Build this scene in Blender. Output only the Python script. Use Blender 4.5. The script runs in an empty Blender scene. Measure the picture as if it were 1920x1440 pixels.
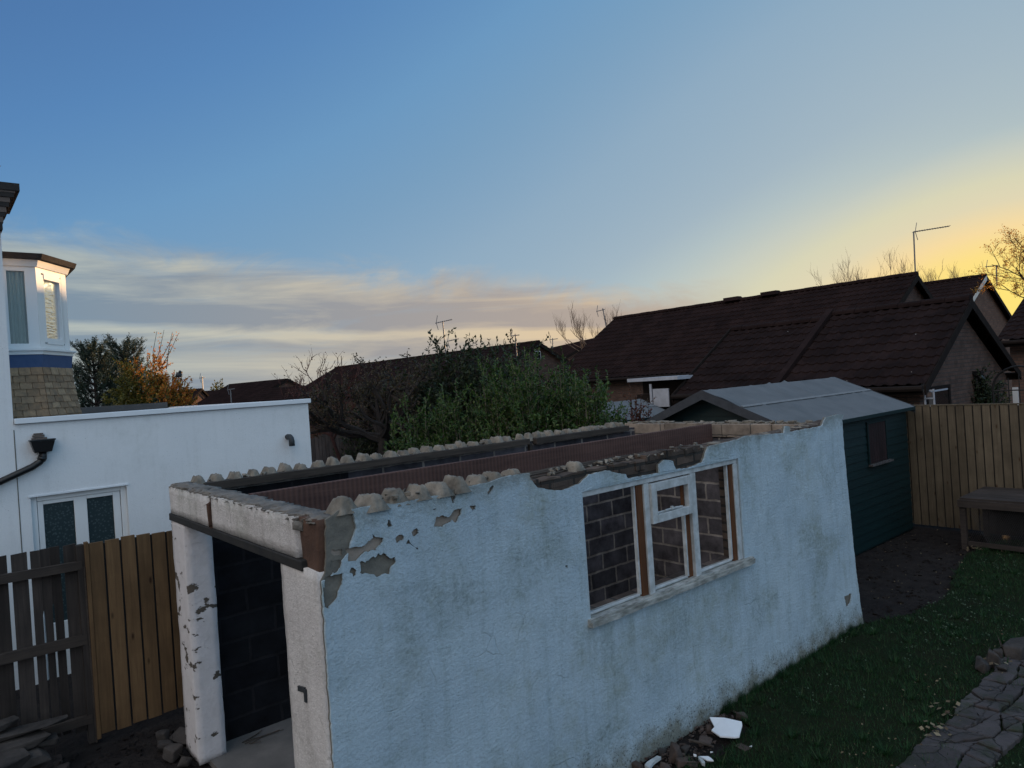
import bpy, bmesh, math, random
from mathutils import Vector, Matrix, noise
from mathutils.geometry import delaunay_2d_cdt
sc = bpy.context.scene
R = random.Random(7)
PI = math.pi
# ------------------------------------------------------------------ camera, sky, sun, exposure
# World frame: the garage's near left corner is the origin, x runs along its long wall, y across it.
ANG = .7032; OX, OY = -.9725, 3.5251; ROLL, PITCH, FPX, HC = .0661, -.0022, 1315.72, 2.75
ca, sa = math.cos(ANG), math.sin(ANG)
def c2w(v): return (v[0]*ca+v[1]*sa, -v[0]*sa+v[1]*ca, v[2])
cr, sr, cp, sp = math.cos(ROLL), math.sin(ROLL), math.cos(PITCH), math.sin(PITCH)
FW = Vector(c2w((0, cp, sp)))
RT = Vector(c2w((cr, sr*sp, -sr*cp))); UP = Vector(c2w((sr, -cr*sp, cr*cp)))
CAM = Vector((-OX*ca-OY*sa, OX*sa-OY*ca, HC))
cam = bpy.data.cameras.new('camera'); co = bpy.data.objects.new('camera', cam); sc.collection.objects.link(co)
cam.sensor_width = 36; cam.lens = 36*FPX/1920; cam.clip_end = 3000; cam.clip_start = .05
m = Matrix((RT, UP, -FW)).transposed().to_4x4(); m.translation = CAM; co.matrix_world = m
sc.camera = co
SUN_EL = math.radians(3.0); SUN_XY = (.974, .228); SUN_AZ = math.atan2(*SUN_XY)   # clockwise from +y
SKY_STRENGTH = .15; EXPOSURE = 1.0
FILL_E, FILL_N = (1.9, 1.72, 1.60), (.42, .68, .95)  # colours of the added fill in the unseen sky
sc.view_settings.view_transform = 'Standard'; sc.view_settings.look = 'None'
sc.view_settings.gamma = 1; sc.view_settings.exposure = EXPOSURE
sd = bpy.data.lights.new('sun', 'SUN'); sd.energy = 3.5; sd.angle = math.radians(.5); sd.color = (1, .60, .28)
so = bpy.data.objects.new('sun', sd); sc.collection.objects.link(so)
sv = Vector((SUN_XY[0]*math.cos(SUN_EL), SUN_XY[1]*math.cos(SUN_EL), math.sin(SUN_EL)))
so.rotation_euler = sv.to_track_quat('Z', 'Y').to_euler()

class NT:
    def __init__(s, nt): s.t = nt
    def n(s, typ, ins=None, **kw):
        nd = s.t.nodes.new(typ)
        for k, v in kw.items(): setattr(nd, k, v)
        for k, v in (ins or {}).items(): s.set(nd.inputs[k], v)
        return nd
    def set(s, sock, v):
        if isinstance(v, bpy.types.NodeSocket): s.t.links.new(v, sock)
        elif v is not None:
            if sock.type == 'RGBA' and len(v) == 3: v = (*v, 1)
            sock.default_value = v
    def math(s, op, a, b=None, c=None, clamp=False):
        nd = s.t.nodes.new('ShaderNodeMath'); nd.operation = op; nd.use_clamp = clamp
        for i, v in enumerate((a, b, c)):
            if v is not None: s.set(nd.inputs[i], v)
        return nd.outputs[0]
    def mix(s, f, a, b, blend='MIX'):
        nd = s.t.nodes.new('ShaderNodeMix'); nd.data_type = 'RGBA'; nd.blend_type = blend; nd.clamp_factor = True
        s.set(nd.inputs[0], f); s.set(nd.inputs[6], a); s.set(nd.inputs[7], b); return nd.outputs[2]
    def ramp(s, f, pts, interp='LINEAR'):
        nd = s.t.nodes.new('ShaderNodeValToRGB'); cr_ = nd.color_ramp; cr_.interpolation = interp
        while len(cr_.elements) < len(pts): cr_.elements.new(.5)
        for e, (p, c) in zip(cr_.elements, pts):
            e.position = p
            e.color = (c, c, c, 1) if isinstance(c, (int, float)) else (*c, 1)
        s.set(nd.inputs[0], f); return nd.outputs[0]
    def noise(s, vec, scale, detail=4, rough=.55, dist=0.):
        nd = s.n('ShaderNodeTexNoise', {'Scale': scale, 'Detail': detail, 'Roughness': rough, 'Distortion': dist})
        if vec is not None: s.set(nd.inputs['Vector'], vec)
        return nd.outputs[0]
    def scale(s, vec, sc3, rot=None, loc=None):
        nd = s.n('ShaderNodeMapping', {'Vector': vec, 'Scale': sc3})
        if rot: nd.inputs['Rotation'].default_value = rot
        if loc: nd.inputs['Location'].default_value = loc
        return nd.outputs[0]

w = bpy.data.worlds.new('World'); sc.world = w; w.use_nodes = True
w.node_tree.nodes.clear(); N = NT(w.node_tree)
sky = N.n('ShaderNodeTexSky', sky_type='NISHITA', sun_disc=False, sun_elevation=SUN_EL, sun_rotation=SUN_AZ)
sky.air_density = 1.0; sky.dust_density = 1.4; sky.ozone_density = 1.6
tc = N.n('ShaderNodeTexCoord').outputs['Generated']
sep = N.n('ShaderNodeSeparateXYZ', {0: N.n('ShaderNodeVectorRotate', {'Vector': tc, 'Angle': PI/2-math.atan2(FW.y, FW.x)}, rotation_type='Z_AXIS').outputs[0]}).outputs
el = N.math('ARCSINE', sep[2]); az = N.math('ARCTAN2', sep[0], sep[1])      # az: 0 straight ahead, + to the right
ae = N.n('ShaderNodeCombineXYZ', {0: az, 1: el, 2: 0.0}).outputs[0]
# the phone's exposure squeezes the range between the glow and the blue: a response curve on the sky's own brightness
K = 1/(SKY_STRENGTH*2**EXPOSURE)
skr = N.math('MULTIPLY', N.n('ShaderNodeSeparateColor', {0: sky.outputs[0]}).outputs[0], 1/K)
RESP = ((.0, (.03, .10, .27)), (.06, (.05, .145, .35)), (.148, (.078, .192, .415)), (.19, (.098, .238, .478)), (.27, (.148, .315, .53)), (.37, (.19, .345, .52)), (.58, (.275, .407, .535)),
        (1.1, (.365, .47, .545)), (1.5, (.45, .535, .55)), (2.1, (.565, .60, .53)), (3.1, (.69, .665, .475)), (4.2, (.75, .675, .46)), (5.9, (.93, .71, .36)), (7.7, (.99, .75, .25)), (10., (1., .78, .2)))
els = N.math('ARCSINE', N.n('ShaderNodeSeparateXYZ', {0: tc}).outputs[2])
low = N.n('ShaderNodeMapRange', {0: els, 1: .10, 2: .30, 3: 0., 4: 1.}, interpolation_type='SMOOTHSTEP').outputs[0]
hot = N.n('ShaderNodeMapRange', {0: skr, 1: .35, 2: 2.6, 3: 0., 4: .52}).outputs[0]
skr = N.math('MULTIPLY', skr, N.math('SUBTRACT', 1., N.math('MULTIPLY', low, hot)))   # the warm band hugs the horizon
skyc = N.ramp(N.math('SQRT', N.math('DIVIDE', skr, 10.)), [(math.sqrt(r_/10), c_) for r_, c_ in RESP])
# added brighter sky, unseen overhead and behind the viewer, to light the walls
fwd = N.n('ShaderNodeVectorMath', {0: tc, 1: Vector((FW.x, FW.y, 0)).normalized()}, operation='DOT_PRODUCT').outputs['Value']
rear_fill = N.n('ShaderNodeMapRange', {0: fwd, 1: .62, 2: -.15}, interpolation_type='SMOOTHSTEP').outputs[0]
rear_fill = N.math('MULTIPLY', rear_fill, N.ramp(N.noise(tc, 2.2, 5, .6), [(.3, .55), (.65, 1.)]))
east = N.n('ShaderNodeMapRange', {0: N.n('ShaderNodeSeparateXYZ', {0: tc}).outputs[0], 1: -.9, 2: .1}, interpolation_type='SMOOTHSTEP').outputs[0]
skyc = N.mix(rear_fill, skyc, N.mix(east, FILL_E, FILL_N))
# a low bank of stratus, thick to the left of the sunset, thinning out towards it
nz1 = N.noise(N.scale(ae, (1.9, 14, 1)), 1.6, 7, .6, .8)
nz2 = N.noise(N.scale(ae, (4.5, 34, 1)), 1.0, 6, .62, .6)
edge = N.noise(N.scale(ae, (4.5, 10, 1)), 1.3, 7, .66, .6)
top = N.math('MULTIPLY_ADD', az, -.125, .152)                                # upper edge of the bank
top = N.math('MULTIPLY_ADD', N.math('SUBTRACT', edge, .5), .11, top)
depth = N.math('SUBTRACT', top, el)
body = N.n('ShaderNodeMapRange', {0: depth, 1: -.012, 2: .042}, interpolation_type='SMOOTHSTEP').outputs[0]
azf = N.n('ShaderNodeMapRange', {0: az, 1: .37, 2: .2}, interpolation_type='SMOOTHSTEP').outputs[0]
st = N.ramp(N.math('MULTIPLY_ADD', nz2, .35, N.math('MULTIPLY', nz1, .75)), [(.34, .62), (.52, 1.0)])
cov = N.math('MULTIPLY', N.math('MULTIPLY', body, st), azf, clamp=True)
haze = N.n('ShaderNodeMapRange', {0: el, 1: .11, 2: .0}, interpolation_type='SMOOTHSTEP').outputs[0]
side = N.n('ShaderNodeMapRange', {0: az, 1: -.55, 2: .25}).outputs[0]
dark = N.mix(side, (.215, .285, .355), (.50, .385, .30))
light = N.mix(side, (.47, .51, .47), (.82, .59, .34))
lit = N.ramp(N.noise(N.scale(ae, (2.4, 19, 1), loc=(3.1, .6, 0)), 1.5, 6, .6, .7), [(.34, 0), (.68, 1.)])
wav = N.math('MULTIPLY', N.math('SUBTRACT', N.noise(N.scale(ae, (3, 8, 1)), 1.2, 4, .55), .5), .03)
ln = N.math('ADD', N.math('SUBTRACT', el, N.math('MULTIPLY_ADD', az, -.06, .068)), wav)
band = lambda c, wd: N.math('POWER', 2.718, N.math('MULTIPLY', N.math('POWER', N.math('ABSOLUTE', N.math('SUBTRACT', ln, c)), 2.0), -1/(wd*wd)))
lit = N.math('SUBTRACT', N.math('ADD', lit, N.math('MULTIPLY', band(0., .0075), .6)), N.math('MULTIPLY', band(.028, .017), .75), clamp=True)
cov = N.math('MAXIMUM', cov, N.math('MULTIPLY', N.math('MULTIPLY', N.math('ADD', band(0., .007), band(.026, .018)), azf), .85))
cloudc = N.mix(lit, dark, light)
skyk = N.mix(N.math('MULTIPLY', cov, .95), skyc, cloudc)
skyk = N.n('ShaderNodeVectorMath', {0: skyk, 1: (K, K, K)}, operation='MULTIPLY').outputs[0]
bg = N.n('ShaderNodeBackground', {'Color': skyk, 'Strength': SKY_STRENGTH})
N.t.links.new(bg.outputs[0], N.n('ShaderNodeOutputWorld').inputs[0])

# ------------------------------------------------------------------ helpers
def raydir(px, py): return FW + RT*((px-960)/FPX) + UP*((720-py)/FPX)
def at(px, py, d): return CAM + raydir(px, py)*d                       # a point d metres ahead
def atz(px, py, z=0.): r = raydir(px, py); return CAM + r*((z-HC)/r.z)
def aty(px, py, y): r = raydir(px, py); return CAM + r*((y-CAM.y)/r.y)
def atx(px, py, x): r = raydir(px, py); return CAM + r*((x-CAM.x)/r.x)
def fnoise(x, y, z=0.): return noise.noise(Vector((x, y, z)))

class MB:
    def __init__(s): s.v = []; s.f = []; s.m = []; s.c = []
    def add(s, vs, fs, mi=0):
        o = len(s.v); s.c.append((o, len(s.f))); s.v.extend([tuple(q) for q in vs]); s.f.extend([tuple(i+o for i in q) for q in fs]); s.m.extend([mi]*len(fs)); return s
    def box(s, x0, x1, y0, y1, z0, z1, mi=0):
        x0, x1 = min(x0, x1), max(x0, x1); y0, y1 = min(y0, y1), max(y0, y1); z0, z1 = min(z0, z1), max(z0, z1)
        return s.add([(x0,y0,z0),(x1,y0,z0),(x1,y1,z0),(x0,y1,z0),(x0,y0,z1),(x1,y0,z1),(x1,y1,z1),(x0,y1,z1)],
              [(0,3,2,1),(4,5,6,7),(0,1,5,4),(1,2,6,5),(2,3,7,6),(3,0,4,7)], mi)
    def obox(s, c, ax, ay, az_, mi=0):                                    # box from centre and three half-axis vectors
        c = Vector(c); ax, ay, az_ = Vector(ax), Vector(ay), Vector(az_)
        vs = [c+ax*i+ay*j+az_*k for k in (-1,1) for j in (-1,1) for i in (-1,1)]
        return s.add(vs, [(0,2,3,1),(4,5,7,6),(0,1,5,4),(1,3,7,5),(3,2,6,7),(2,0,4,6)], mi)
    def prism(s, poly, dvec, mi=0, cap=True):                               # polygon (3D points) swept along dvec
        n = len(poly); d = Vector(dvec); P = [Vector(p) for p in poly]
        vs = P+[p+d for p in P]; fs = [(i,(i+1)%n,(i+1)%n+n,i+n) for i in range(n)]
        if cap: fs += [tuple(range(n))[::-1], tuple(range(n, 2*n))]
        return s.add(vs, fs, mi)
    def tube(s, pts, r0, r1=None, n=6, mi=0, cap=True):
        r1 = r0 if r1 is None else r1; P = [Vector(p) for p in pts]; k = len(P); vs = []; fs = []
        for i, p in enumerate(P):
            d = (P[min(i+1, k-1)]-P[max(i-1, 0)]).normalized()
            a = d.orthogonal().normalized() if i == 0 else (a-d*a.dot(d)).normalized()
            b = d.cross(a); r = r0+(r1-r0)*i/max(k-1, 1)
            for j in range(n): t = 2*PI*j/n; vs.append(p+(a*math.cos(t)+b*math.sin(t))*r)
        for i in range(k-1):
            for j in range(n): fs.append((i*n+j, i*n+(j+1)%n, (i+1)*n+(j+1)%n, (i+1)*n+j))
        if cap: fs += [tuple(range(n))[::-1], tuple(range((k-1)*n, k*n))]
        return s.add(vs, fs, mi)
    def blob(s, c, rx, ry, rz, seed=0, amp=.18, fr=1.5, sub=2, cut=None, mi=0, rot=None, flat=0):
        bm = bmesh.new(); bmesh.ops.create_icosphere(bm, subdivisions=sub, radius=1); c = Vector(c); vs = []
        for v in bm.verts:
            q = v.co.copy(); q *= 1+amp*noise.noise(q*fr+Vector((seed*3.7, seed*1.3, 0)))*2
            if flat: q = Vector([max(-flat, min(flat, t)) for t in q])
            q = Vector((q.x*rx, q.y*ry, q.z*rz))
            if rot: q = rot @ q
            if cut is not None: q.z = max(q.z, cut)
            vs.append(c+q)
        s.add(vs, [[v.index for v in f.verts] for f in bm.faces], mi); bm.free(); return s
    def rock(s, c, size, seed, mi=0, n=14, rot=None):                       # an angular chunk: hull of scattered points
        rr = random.Random(seed); bm = bmesh.new()
        for i in range(n):
            d = Vector([rr.choice((-1, 1))*rr.uniform(.45, 1) for _ in range(3)])
            bm.verts.new(Vector((d.x*size[0], d.y*size[1], d.z*size[2])))
        r = bmesh.ops.convex_hull(bm, input=bm.verts)
        bmesh.ops.delete(bm, geom=[g for g in r['geom_interior'] if isinstance(g, bmesh.types.BMVert)], context='VERTS')
        bmesh.ops.bevel(bm, geom=list(bm.edges), offset=min(size)*.12, segments=1, affect='EDGES')
        bm.verts.index_update(); M_ = rot or Matrix.Rotation(rr.uniform(0, 6), 3, 'Z')
        s.add([Vector(c)+M_ @ v.co for v in bm.verts], [[v.index for v in f.verts] for f in bm.faces], mi); bm.free(); return s
    def build_split(s, name, mats, parent=None, **k):                        # one object per added piece
        out = []
        for i, (v0, f0) in enumerate(s.c):
            v1, f1 = s.c[i+1] if i+1 < len(s.c) else (len(s.v), len(s.f))
            q = MB(); q.v = s.v[v0:v1]; q.f = [tuple(a-v0 for a in f) for f in s.f[f0:f1]]; q.m = s.m[f0:f1]; out.append(q.build(name, mats, parent, **k))
        return out
    def build(s, name, mats, parent=None, base=None, smooth=False, bevel=0):
        if not isinstance(mats, (list, tuple)): mats = [mats]
        o_ = Vector(base) if base is not None else (parent_base(parent) if parent else Vector((0,0,0)))
        me = bpy.data.meshes.new(name); me.from_pydata([tuple(Vector(q)-o_) for q in s.v], [], s.f)
        for mt in mats: me.materials.append(mt)
        if len(mats) > 1: me.polygons.foreach_set('material_index', s.m)
        if smooth: me.polygons.foreach_set('use_smooth', [True]*len(s.f))
        me.update(); o = bpy.data.objects.new(name, me); sc.collection.objects.link(o)
        if parent: o.parent = parent
        else: o.location = o_
        if bevel:
            b = o.modifiers.new('bevel', 'BEVEL'); b.width = bevel; b.segments = 2; b.limit_method = 'ANGLE'; b.angle_limit = .6
        o['_b'] = list(o_); return o
def parent_base(p): return Vector(p['_b'])
def tag(o, label=None, cat=None, group=None, kind=None):
    if label: o['label'] = label
    if cat: o['category'] = cat
    if group: o['group'] = group
    if kind: o['kind'] = kind
    return o
def thing(name, loc, label, cat, group=None):
    o = bpy.data.objects.new(name, None); sc.collection.objects.link(o); o.location = loc; o['_b'] = list(loc); o.empty_display_size = .2
    return tag(o, label, cat, group)

# ------------------------------------------------------------------ materials
def mat(name):
    m_ = bpy.data.materials.new(name); m_.use_nodes = True; nt = m_.node_tree; nt.nodes.clear(); n_ = NT(nt)
    bs = n_.n('ShaderNodeBsdfPrincipled'); out = n_.n('ShaderNodeOutputMaterial'); nt.links.new(bs.outputs[0], out.inputs[0])
    return m_, n_, bs
def pos(n_): return n_.n('ShaderNodeNewGeometry').outputs['Position']
def island(n_): return n_.n('ShaderNodeNewGeometry').outputs['Random Per Island']
def bump(n_, bs, h, strength=.5, dist=.01):
    b = n_.n('ShaderNodeBump', {'Height': h, 'Strength': strength, 'Distance': dist}); n_.set(bs.inputs['Normal'], b.outputs[0])
def simple(name, c1, c2=None, scale=6, rough=.8, bs_=.4, bd=.01, bscale=40, isl=0., metal=0, spec=.3, stretch=(1,1,1)):
    m_, n_, bs = mat(name); p = n_.scale(pos(n_), stretch); c2 = c2 or [c*.75 for c in c1]
    f = n_.ramp(n_.noise(p, scale, 6, .6), [(.3, 0), (.7, 1)]); col = n_.mix(f, c1, c2)
    if isl: col = n_.mix(1.0, col, n_.ramp(island(n_), [(0, 1-isl), (1, 1+isl)]), 'MULTIPLY')
    n_.set(bs.inputs['Base Color'], col); bs.inputs['Roughness'].default_value = rough; bs.inputs['Metallic'].default_value = metal
    bs.inputs['Specular IOR Level'].default_value = spec
    if bs_: bump(n_, bs, n_.noise(p, bscale, 5, .6), bs_, bd)
    return m_
def paint_wall(name, base, tint, grime, amount=.5, streak=.5, low=.0, seed=0., cracks=.5, bs_=.8, mo=.13):
    m_, n_, bs = mat(name); p = n_.scale(pos(n_), (1,1,1), loc=(seed, seed*.7, 0))
    col = n_.mix(n_.ramp(n_.noise(p, 1.3, 5, .6), [(.35, 0), (.7, 1)]), base, tint)
    big = n_.ramp(n_.noise(p, 1.7, 7, .65, .3), [(.50, 0), (.74, 1)])
    fine = n_.ramp(n_.noise(p, 26, 6, .7), [(.40, .25), (.62, 1)])
    col = n_.mix(n_.math('MULTIPLY', n_.math('MULTIPLY', big, fine), amount), col, grime)
    sk = n_.ramp(n_.noise(n_.scale(p, (6, 6, .55)), 2.2, 6, .62), [(.50, 0), (.72, 1)])
    col = n_.mix(n_.math('MULTIPLY', n_.math('MULTIPLY', sk, fine), streak), col, grime)
    specks = n_.ramp(n_.noise(p, 70, 3, .6), [(.66, 0), (.72, 1)])
    spm = n_.ramp(n_.noise(p, 3.1, 4, .6), [(.42, 0), (.62, 1)])
    col = n_.mix(n_.math('MULTIPLY', n_.math('MULTIPLY', specks, spm), .65), col, (.06, .07, .065))
    vc = n_.n('ShaderNodeTexVoronoi', {'Vector': n_.mix(.12, p, n_.n('ShaderNodeTexNoise', {'Vector': p, 'Scale': 3.0, 'Detail': 5.}).outputs[1]), 'Scale': 3.2}, feature='DISTANCE_TO_EDGE').outputs[0]
    ck = n_.math('MULTIPLY', n_.ramp(vc, [(.0, 1), (.012, 0)]), n_.ramp(n_.noise(p, 2.2, 4, .6), [(.56, 0), (.64, 1)]))
    col = n_.mix(n_.math('MULTIPLY', ck, cracks), col, (.10, .11, .10))
    pit = n_.n('ShaderNodeTexVoronoi', {'Vector': p, 'Scale': 34.}).outputs['Distance']                      # pinholes, bunched
    pit = n_.math('MULTIPLY', n_.ramp(pit, [(.07, 1), (.12, 0)]), n_.ramp(n_.noise(n_.scale(p, (1, 1, 1), loc=(4, 1, 2)), 2.4, 3, .5), [(.55, 0), (.62, 1)]))
    col = n_.mix(n_.math('MULTIPLY', pit, cracks*2), col, (.05, .06, .06))
    mot = n_.noise(p, 48, 5, .75); col = n_.mix(1., col, n_.ramp(mot, [(.3, 1-mo), (.7, 1+mo*.8)]), 'MULTIPLY')
    alg = n_.math('MULTIPLY', n_.ramp(n_.noise(n_.scale(p, (1, 1, .8), loc=(9, 3, 1)), 2.1, 6, .6), [(.53, 0), (.66, 1)]), n_.ramp(n_.noise(p, 13, 5, .65), [(.35, .2), (.65, 1)]))
    col = n_.mix(n_.math('MULTIPLY', alg, amount*.62), col, (.235, .265, .20))
    if low:
        s3 = n_.n('ShaderNodeSeparateXYZ', {0: pos(n_)}).outputs                                             # runs of dirt from the ends and foot of the sill, moss along the broken top
        dr_ = n_.ramp(n_.noise(n_.scale(p, (4.2, 4.2, .5)), 2.0, 6, .68), [(.44, 0), (.70, 1)])
        inx = n_.math('MULTIPLY', n_.n('ShaderNodeMapRange', {0: s3[0], 1: 1.70, 2: 1.85}).outputs[0], n_.n('ShaderNodeMapRange', {0: s3[0], 1: 3.98, 2: 3.80}).outputs[0])
        zin = n_.math('MULTIPLY', n_.n('ShaderNodeMapRange', {0: s3[2], 1: .45, 2: 1.05}).outputs[0], n_.math('LESS_THAN', s3[2], 1.10))
        ends = n_.math('ADD', n_.math('LESS_THAN', n_.math('ABSOLUTE', n_.math('SUBTRACT', s3[0], 3.86)), .05), n_.math('LESS_THAN', n_.math('ABSOLUTE', n_.math('SUBTRACT', s3[0], 1.82)), .035))
        col = n_.mix(n_.math('MULTIPLY', n_.math('MULTIPLY', zin, n_.math('ADD', inx, ends, clamp=True)), n_.math('MULTIPLY', dr_, .42)), col, (.13, .16, .13))
        tz = n_.math('ADD', n_.n('ShaderNodeMapRange', {0: s3[2], 1: 1.92, 2: 2.18}).outputs[0], n_.math('MULTIPLY', n_.math('SUBTRACT', n_.noise(p, 9, 6, .7), .5), 1.6))
        col = n_.mix(n_.math('MULTIPLY', n_.ramp(tz, [(.55, 0), (1.0, 1)]), .55), col, (.15, .15, .12))
    if low:                                                                   # splash dirt and algae near the ground
        z = n_.n('ShaderNodeSeparateXYZ', {0: pos(n_)}).outputs[2]
        g = n_.math('ADD', n_.n('ShaderNodeMapRange', {0: z, 1: .42, 2: .0}).outputs[0], n_.math('MULTIPLY', n_.math('SUBTRACT', n_.noise(p, 5, 6, .7), .5), 1.5))
        col = n_.mix(n_.math('MULTIPLY', n_.ramp(g, [(.45, 0), (.9, 1)]), low), col, (.17, .17, .13))
        sp2 = n_.math('MULTIPLY', n_.ramp(n_.noise(p, 55, 4, .7), [(.56, 0), (.62, 1)]), n_.ramp(g, [(.25, 0), (.7, 1)]))
        col = n_.mix(n_.math('MULTIPLY', sp2, low), col, (.05, .05, .045))
    n_.set(bs.inputs['Base Color'], col); bs.inputs['Roughness'].default_value = .85; bs.inputs['Specular IOR Level'].default_value = .2
    h = n_.math('ADD', n_.noise(p, 52, 6, .7), n_.math('MULTIPLY', n_.noise(n_.scale(p, (.7, .7, 1.6)), 9, 5, .6), .55))
    bump(n_, bs, n_.math('SUBTRACT', h, n_.math('MULTIPLY', ck, cracks)), bs_, .014)
    return m_
def brick(name, c1, c2, mortar, bw, bh, ms=.012, axis='xz', rough=.9, off=.5, dark=0., bstr=.7, var=.5, bias=0.):
    m_, n_, bs = mat(name); s3 = n_.n('ShaderNodeSeparateXYZ', {0: pos(n_)}).outputs
    wob = n_.n('ShaderNodeTexNoise', {'Vector': pos(n_), 'Scale': 9.0, 'Detail': 3.}).outputs[0]
    hcoord = n_.math('ADD', s3[0], s3[1]) if axis == 'any' else s3['xyz'.index(axis[0])]
    v = n_.n('ShaderNodeCombineXYZ', {0: n_.math('MULTIPLY_ADD', wob, .02, hcoord), 1: n_.math('MULTIPLY_ADD', wob, .02, s3[2]), 2: 0.}).outputs[0]
    b = n_.n('ShaderNodeTexBrick', {'Vector': v, 'Color1': c1, 'Color2': c2, 'Mortar': mortar, 'Scale': 1.0, 'Mortar Size': ms, 'Mortar Smooth': .25, 'Bias': bias, 'Brick Width': bw, 'Row Height': bh})
    b.offset = off; b.offset_frequency = 2
    f = n_.ramp(n_.noise(pos(n_), 5, 7, .65), [(.3, 1-var), (.7, 1+var*.6)])
    col = n_.mix(1.0, b.outputs[0], f, 'MULTIPLY')
    n_.set(bs.inputs['Base Color'], col); bs.inputs['Roughness'].default_value = rough; bs.inputs['Specular IOR Level'].default_value = .15
    bump(n_, bs, n_.math('ADD', n_.math('MULTIPLY', b.outputs[1], -1.0), n_.math('MULTIPLY', n_.noise(pos(n_), 60, 5, .7), .5)), bstr, .012)
    return m_
def wood(name, c1, c2, axis='z', isl=.25, knots=True, rough=.8, grain=1.0, saw=0., kd=(.03, .015, .008)):
    m_, n_, bs = mat(name); p = pos(n_); ii = island(n_)
    off = n_.n('ShaderNodeCombineXYZ', {0: n_.math('MULTIPLY', ii, 37.), 1: n_.math('MULTIPLY', ii, 17.), 2: n_.math('MULTIPLY', ii, 53.)}).outputs[0]
    p2 = n_.n('ShaderNodeVectorMath', {0: p, 1: off}, operation='ADD').outputs[0]
    s_ = {'z': (28, 28, 1.6), 'x': (1.6, 28, 28), 'y': (28, 1.6, 28)}[axis]
    g = n_.noise(n_.scale(p2, s_), 1.2*grain, 6, .6, .6)
    col = n_.mix(n_.ramp(g, [(.3, 0), (.7, 1)]), c1, c2)
    blot = n_.noise(p2, 2.6, 5, .6); col = n_.mix(n_.ramp(blot, [(.4, 0), (.75, .55)]), col, [c*.45 for c in c2])
    if knots:
        kp = n_.scale(p2, {'z': (9, 9, 3.4), 'x': (3.4, 9, 9), 'y': (9, 3.4, 9)}[axis])
        vo = n_.n('ShaderNodeTexVoronoi', {'Vector': kp, 'Scale': 1.0}).outputs['Distance']
        col = n_.mix(n_.ramp(vo, [(.05, .95), (.14, 0)]), col, kd)
    if isl: col = n_.mix(1.0, col, n_.ramp(ii, [(0, 1-isl), (1, 1+isl)]), 'MULTIPLY')
    h = g
    if saw:
        wv = n_.n('ShaderNodeTexWave', {'Vector': p, 'Scale': 8.5, 'Distortion': 1.2, 'Detail': 2.}, bands_direction=axis.upper()).outputs[1]
        col = n_.mix(n_.math('MULTIPLY', wv, saw), col, [min(1, c*1.9) for c in c1]); h = n_.math('ADD', g, wv)
    n_.set(bs.inputs['Base Color'], col); bs.inputs['Roughness'].default_value = rough; bs.inputs['Specular IOR Level'].default_value = .2
    bump(n_, bs, h, .4, .006); return m_
def leafmat(name, cols, rough=.55, trans=.25):
    m_, n_, bs = mat(name); c = n_.ramp(island(n_), cols)
    n_.set(bs.inputs['Base Color'], c); bs.inputs['Roughness'].default_value = rough; bs.inputs['Specular IOR Level'].default_value = .3
    tr = n_.n('ShaderNodeBsdfTranslucent', {'Color': n_.mix(1., c, (1.4, 1.3, .7), 'MULTIPLY')})
    mx = n_.n('ShaderNodeMixShader', {0: trans, 1: bs.outputs[0], 2: tr.outputs[0]})
    out = [q for q in n_.t.nodes if q.type == 'OUTPUT_MATERIAL'][0]; n_.t.links.new(mx.outputs[0], out.inputs[0]); return m_

M = {}
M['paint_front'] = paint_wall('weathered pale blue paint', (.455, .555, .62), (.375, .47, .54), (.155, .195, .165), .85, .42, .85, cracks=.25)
M['paint_end'] = paint_wall('weathered white paint', (.70, .67, .65), (.56, .53, .52), (.22, .20, .18), .55, .5, .35, 5.)
M['undercoat'] = simple('bare sand cement render', (.20, .185, .155), (.10, .095, .085), 9, .95, .6, .008, 60)
M['tan_render'] = simple('pale scratch coat', (.30, .25, .21), (.2, .17, .14), 9, .95, .6, .008, 60)
M['old_brick'] = brick('exposed brown brick', (.125, .092, .074), (.065, .05, .042), (.04, .036, .033), .225, .075, .012, 'xz')
M['block'] = brick('dark concrete block', (.105, .10, .115), (.045, .045, .054), (.24, .22, .205), .45, .205, .014, 'xz', var=.65)
M['block_y'] = brick('dark concrete block end', (.12, .11, .12), (.055, .052, .058), (.26, .235, .215), .45, .205, .014, 'yz', var=.65)
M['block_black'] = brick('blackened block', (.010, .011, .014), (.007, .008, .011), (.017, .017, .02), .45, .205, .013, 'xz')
M['block_tan'] = brick('pale coping block', (.30, .245, .20), (.22, .185, .155), (.10, .09, .08), .62, .5, .008, 'yz', bstr=.4)
M['mortar'] = simple('old lime mortar', (.27, .24, .20), (.085, .078, .066), 7, .95, .9, .012, 38, isl=.22)
M['mortar_d'] = simple('dirty mortar cap', (.22, .20, .18), (.09, .085, .078), 9, .95, .9, .012, 38)
M['rust_brick'] = simple('raw reddish brown brick', (.105, .058, .040), (.06, .036, .028), 8, .95, .6, .01, 45)
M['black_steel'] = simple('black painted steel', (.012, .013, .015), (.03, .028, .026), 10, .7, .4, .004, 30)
M['beam'] = wood('rough sawn ridge timber', (.11, .062, .052), (.062, .036, .032), 'x', 0, False, .85, 1, .22)
M['plate'] = wood('weathered wall plate timber', (.085, .068, .056), (.035, .03, .027), 'x', .2, False, .9)
M['concrete'] = simple('worn concrete floor', (.16, .145, .135), (.09, .085, .08), 3, .95, .5, .008, 45)
M['win_white'] = simple('flaking white gloss', (.55, .58, .60), (.32, .34, .34), 14, .55, .4, .003, 60, stretch=(1,1,1))
M['win_orange'] = wood('bare orange timber', (.155, .062, .025), (.08, .033, .016), 'z', 0, False, .7)
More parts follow.
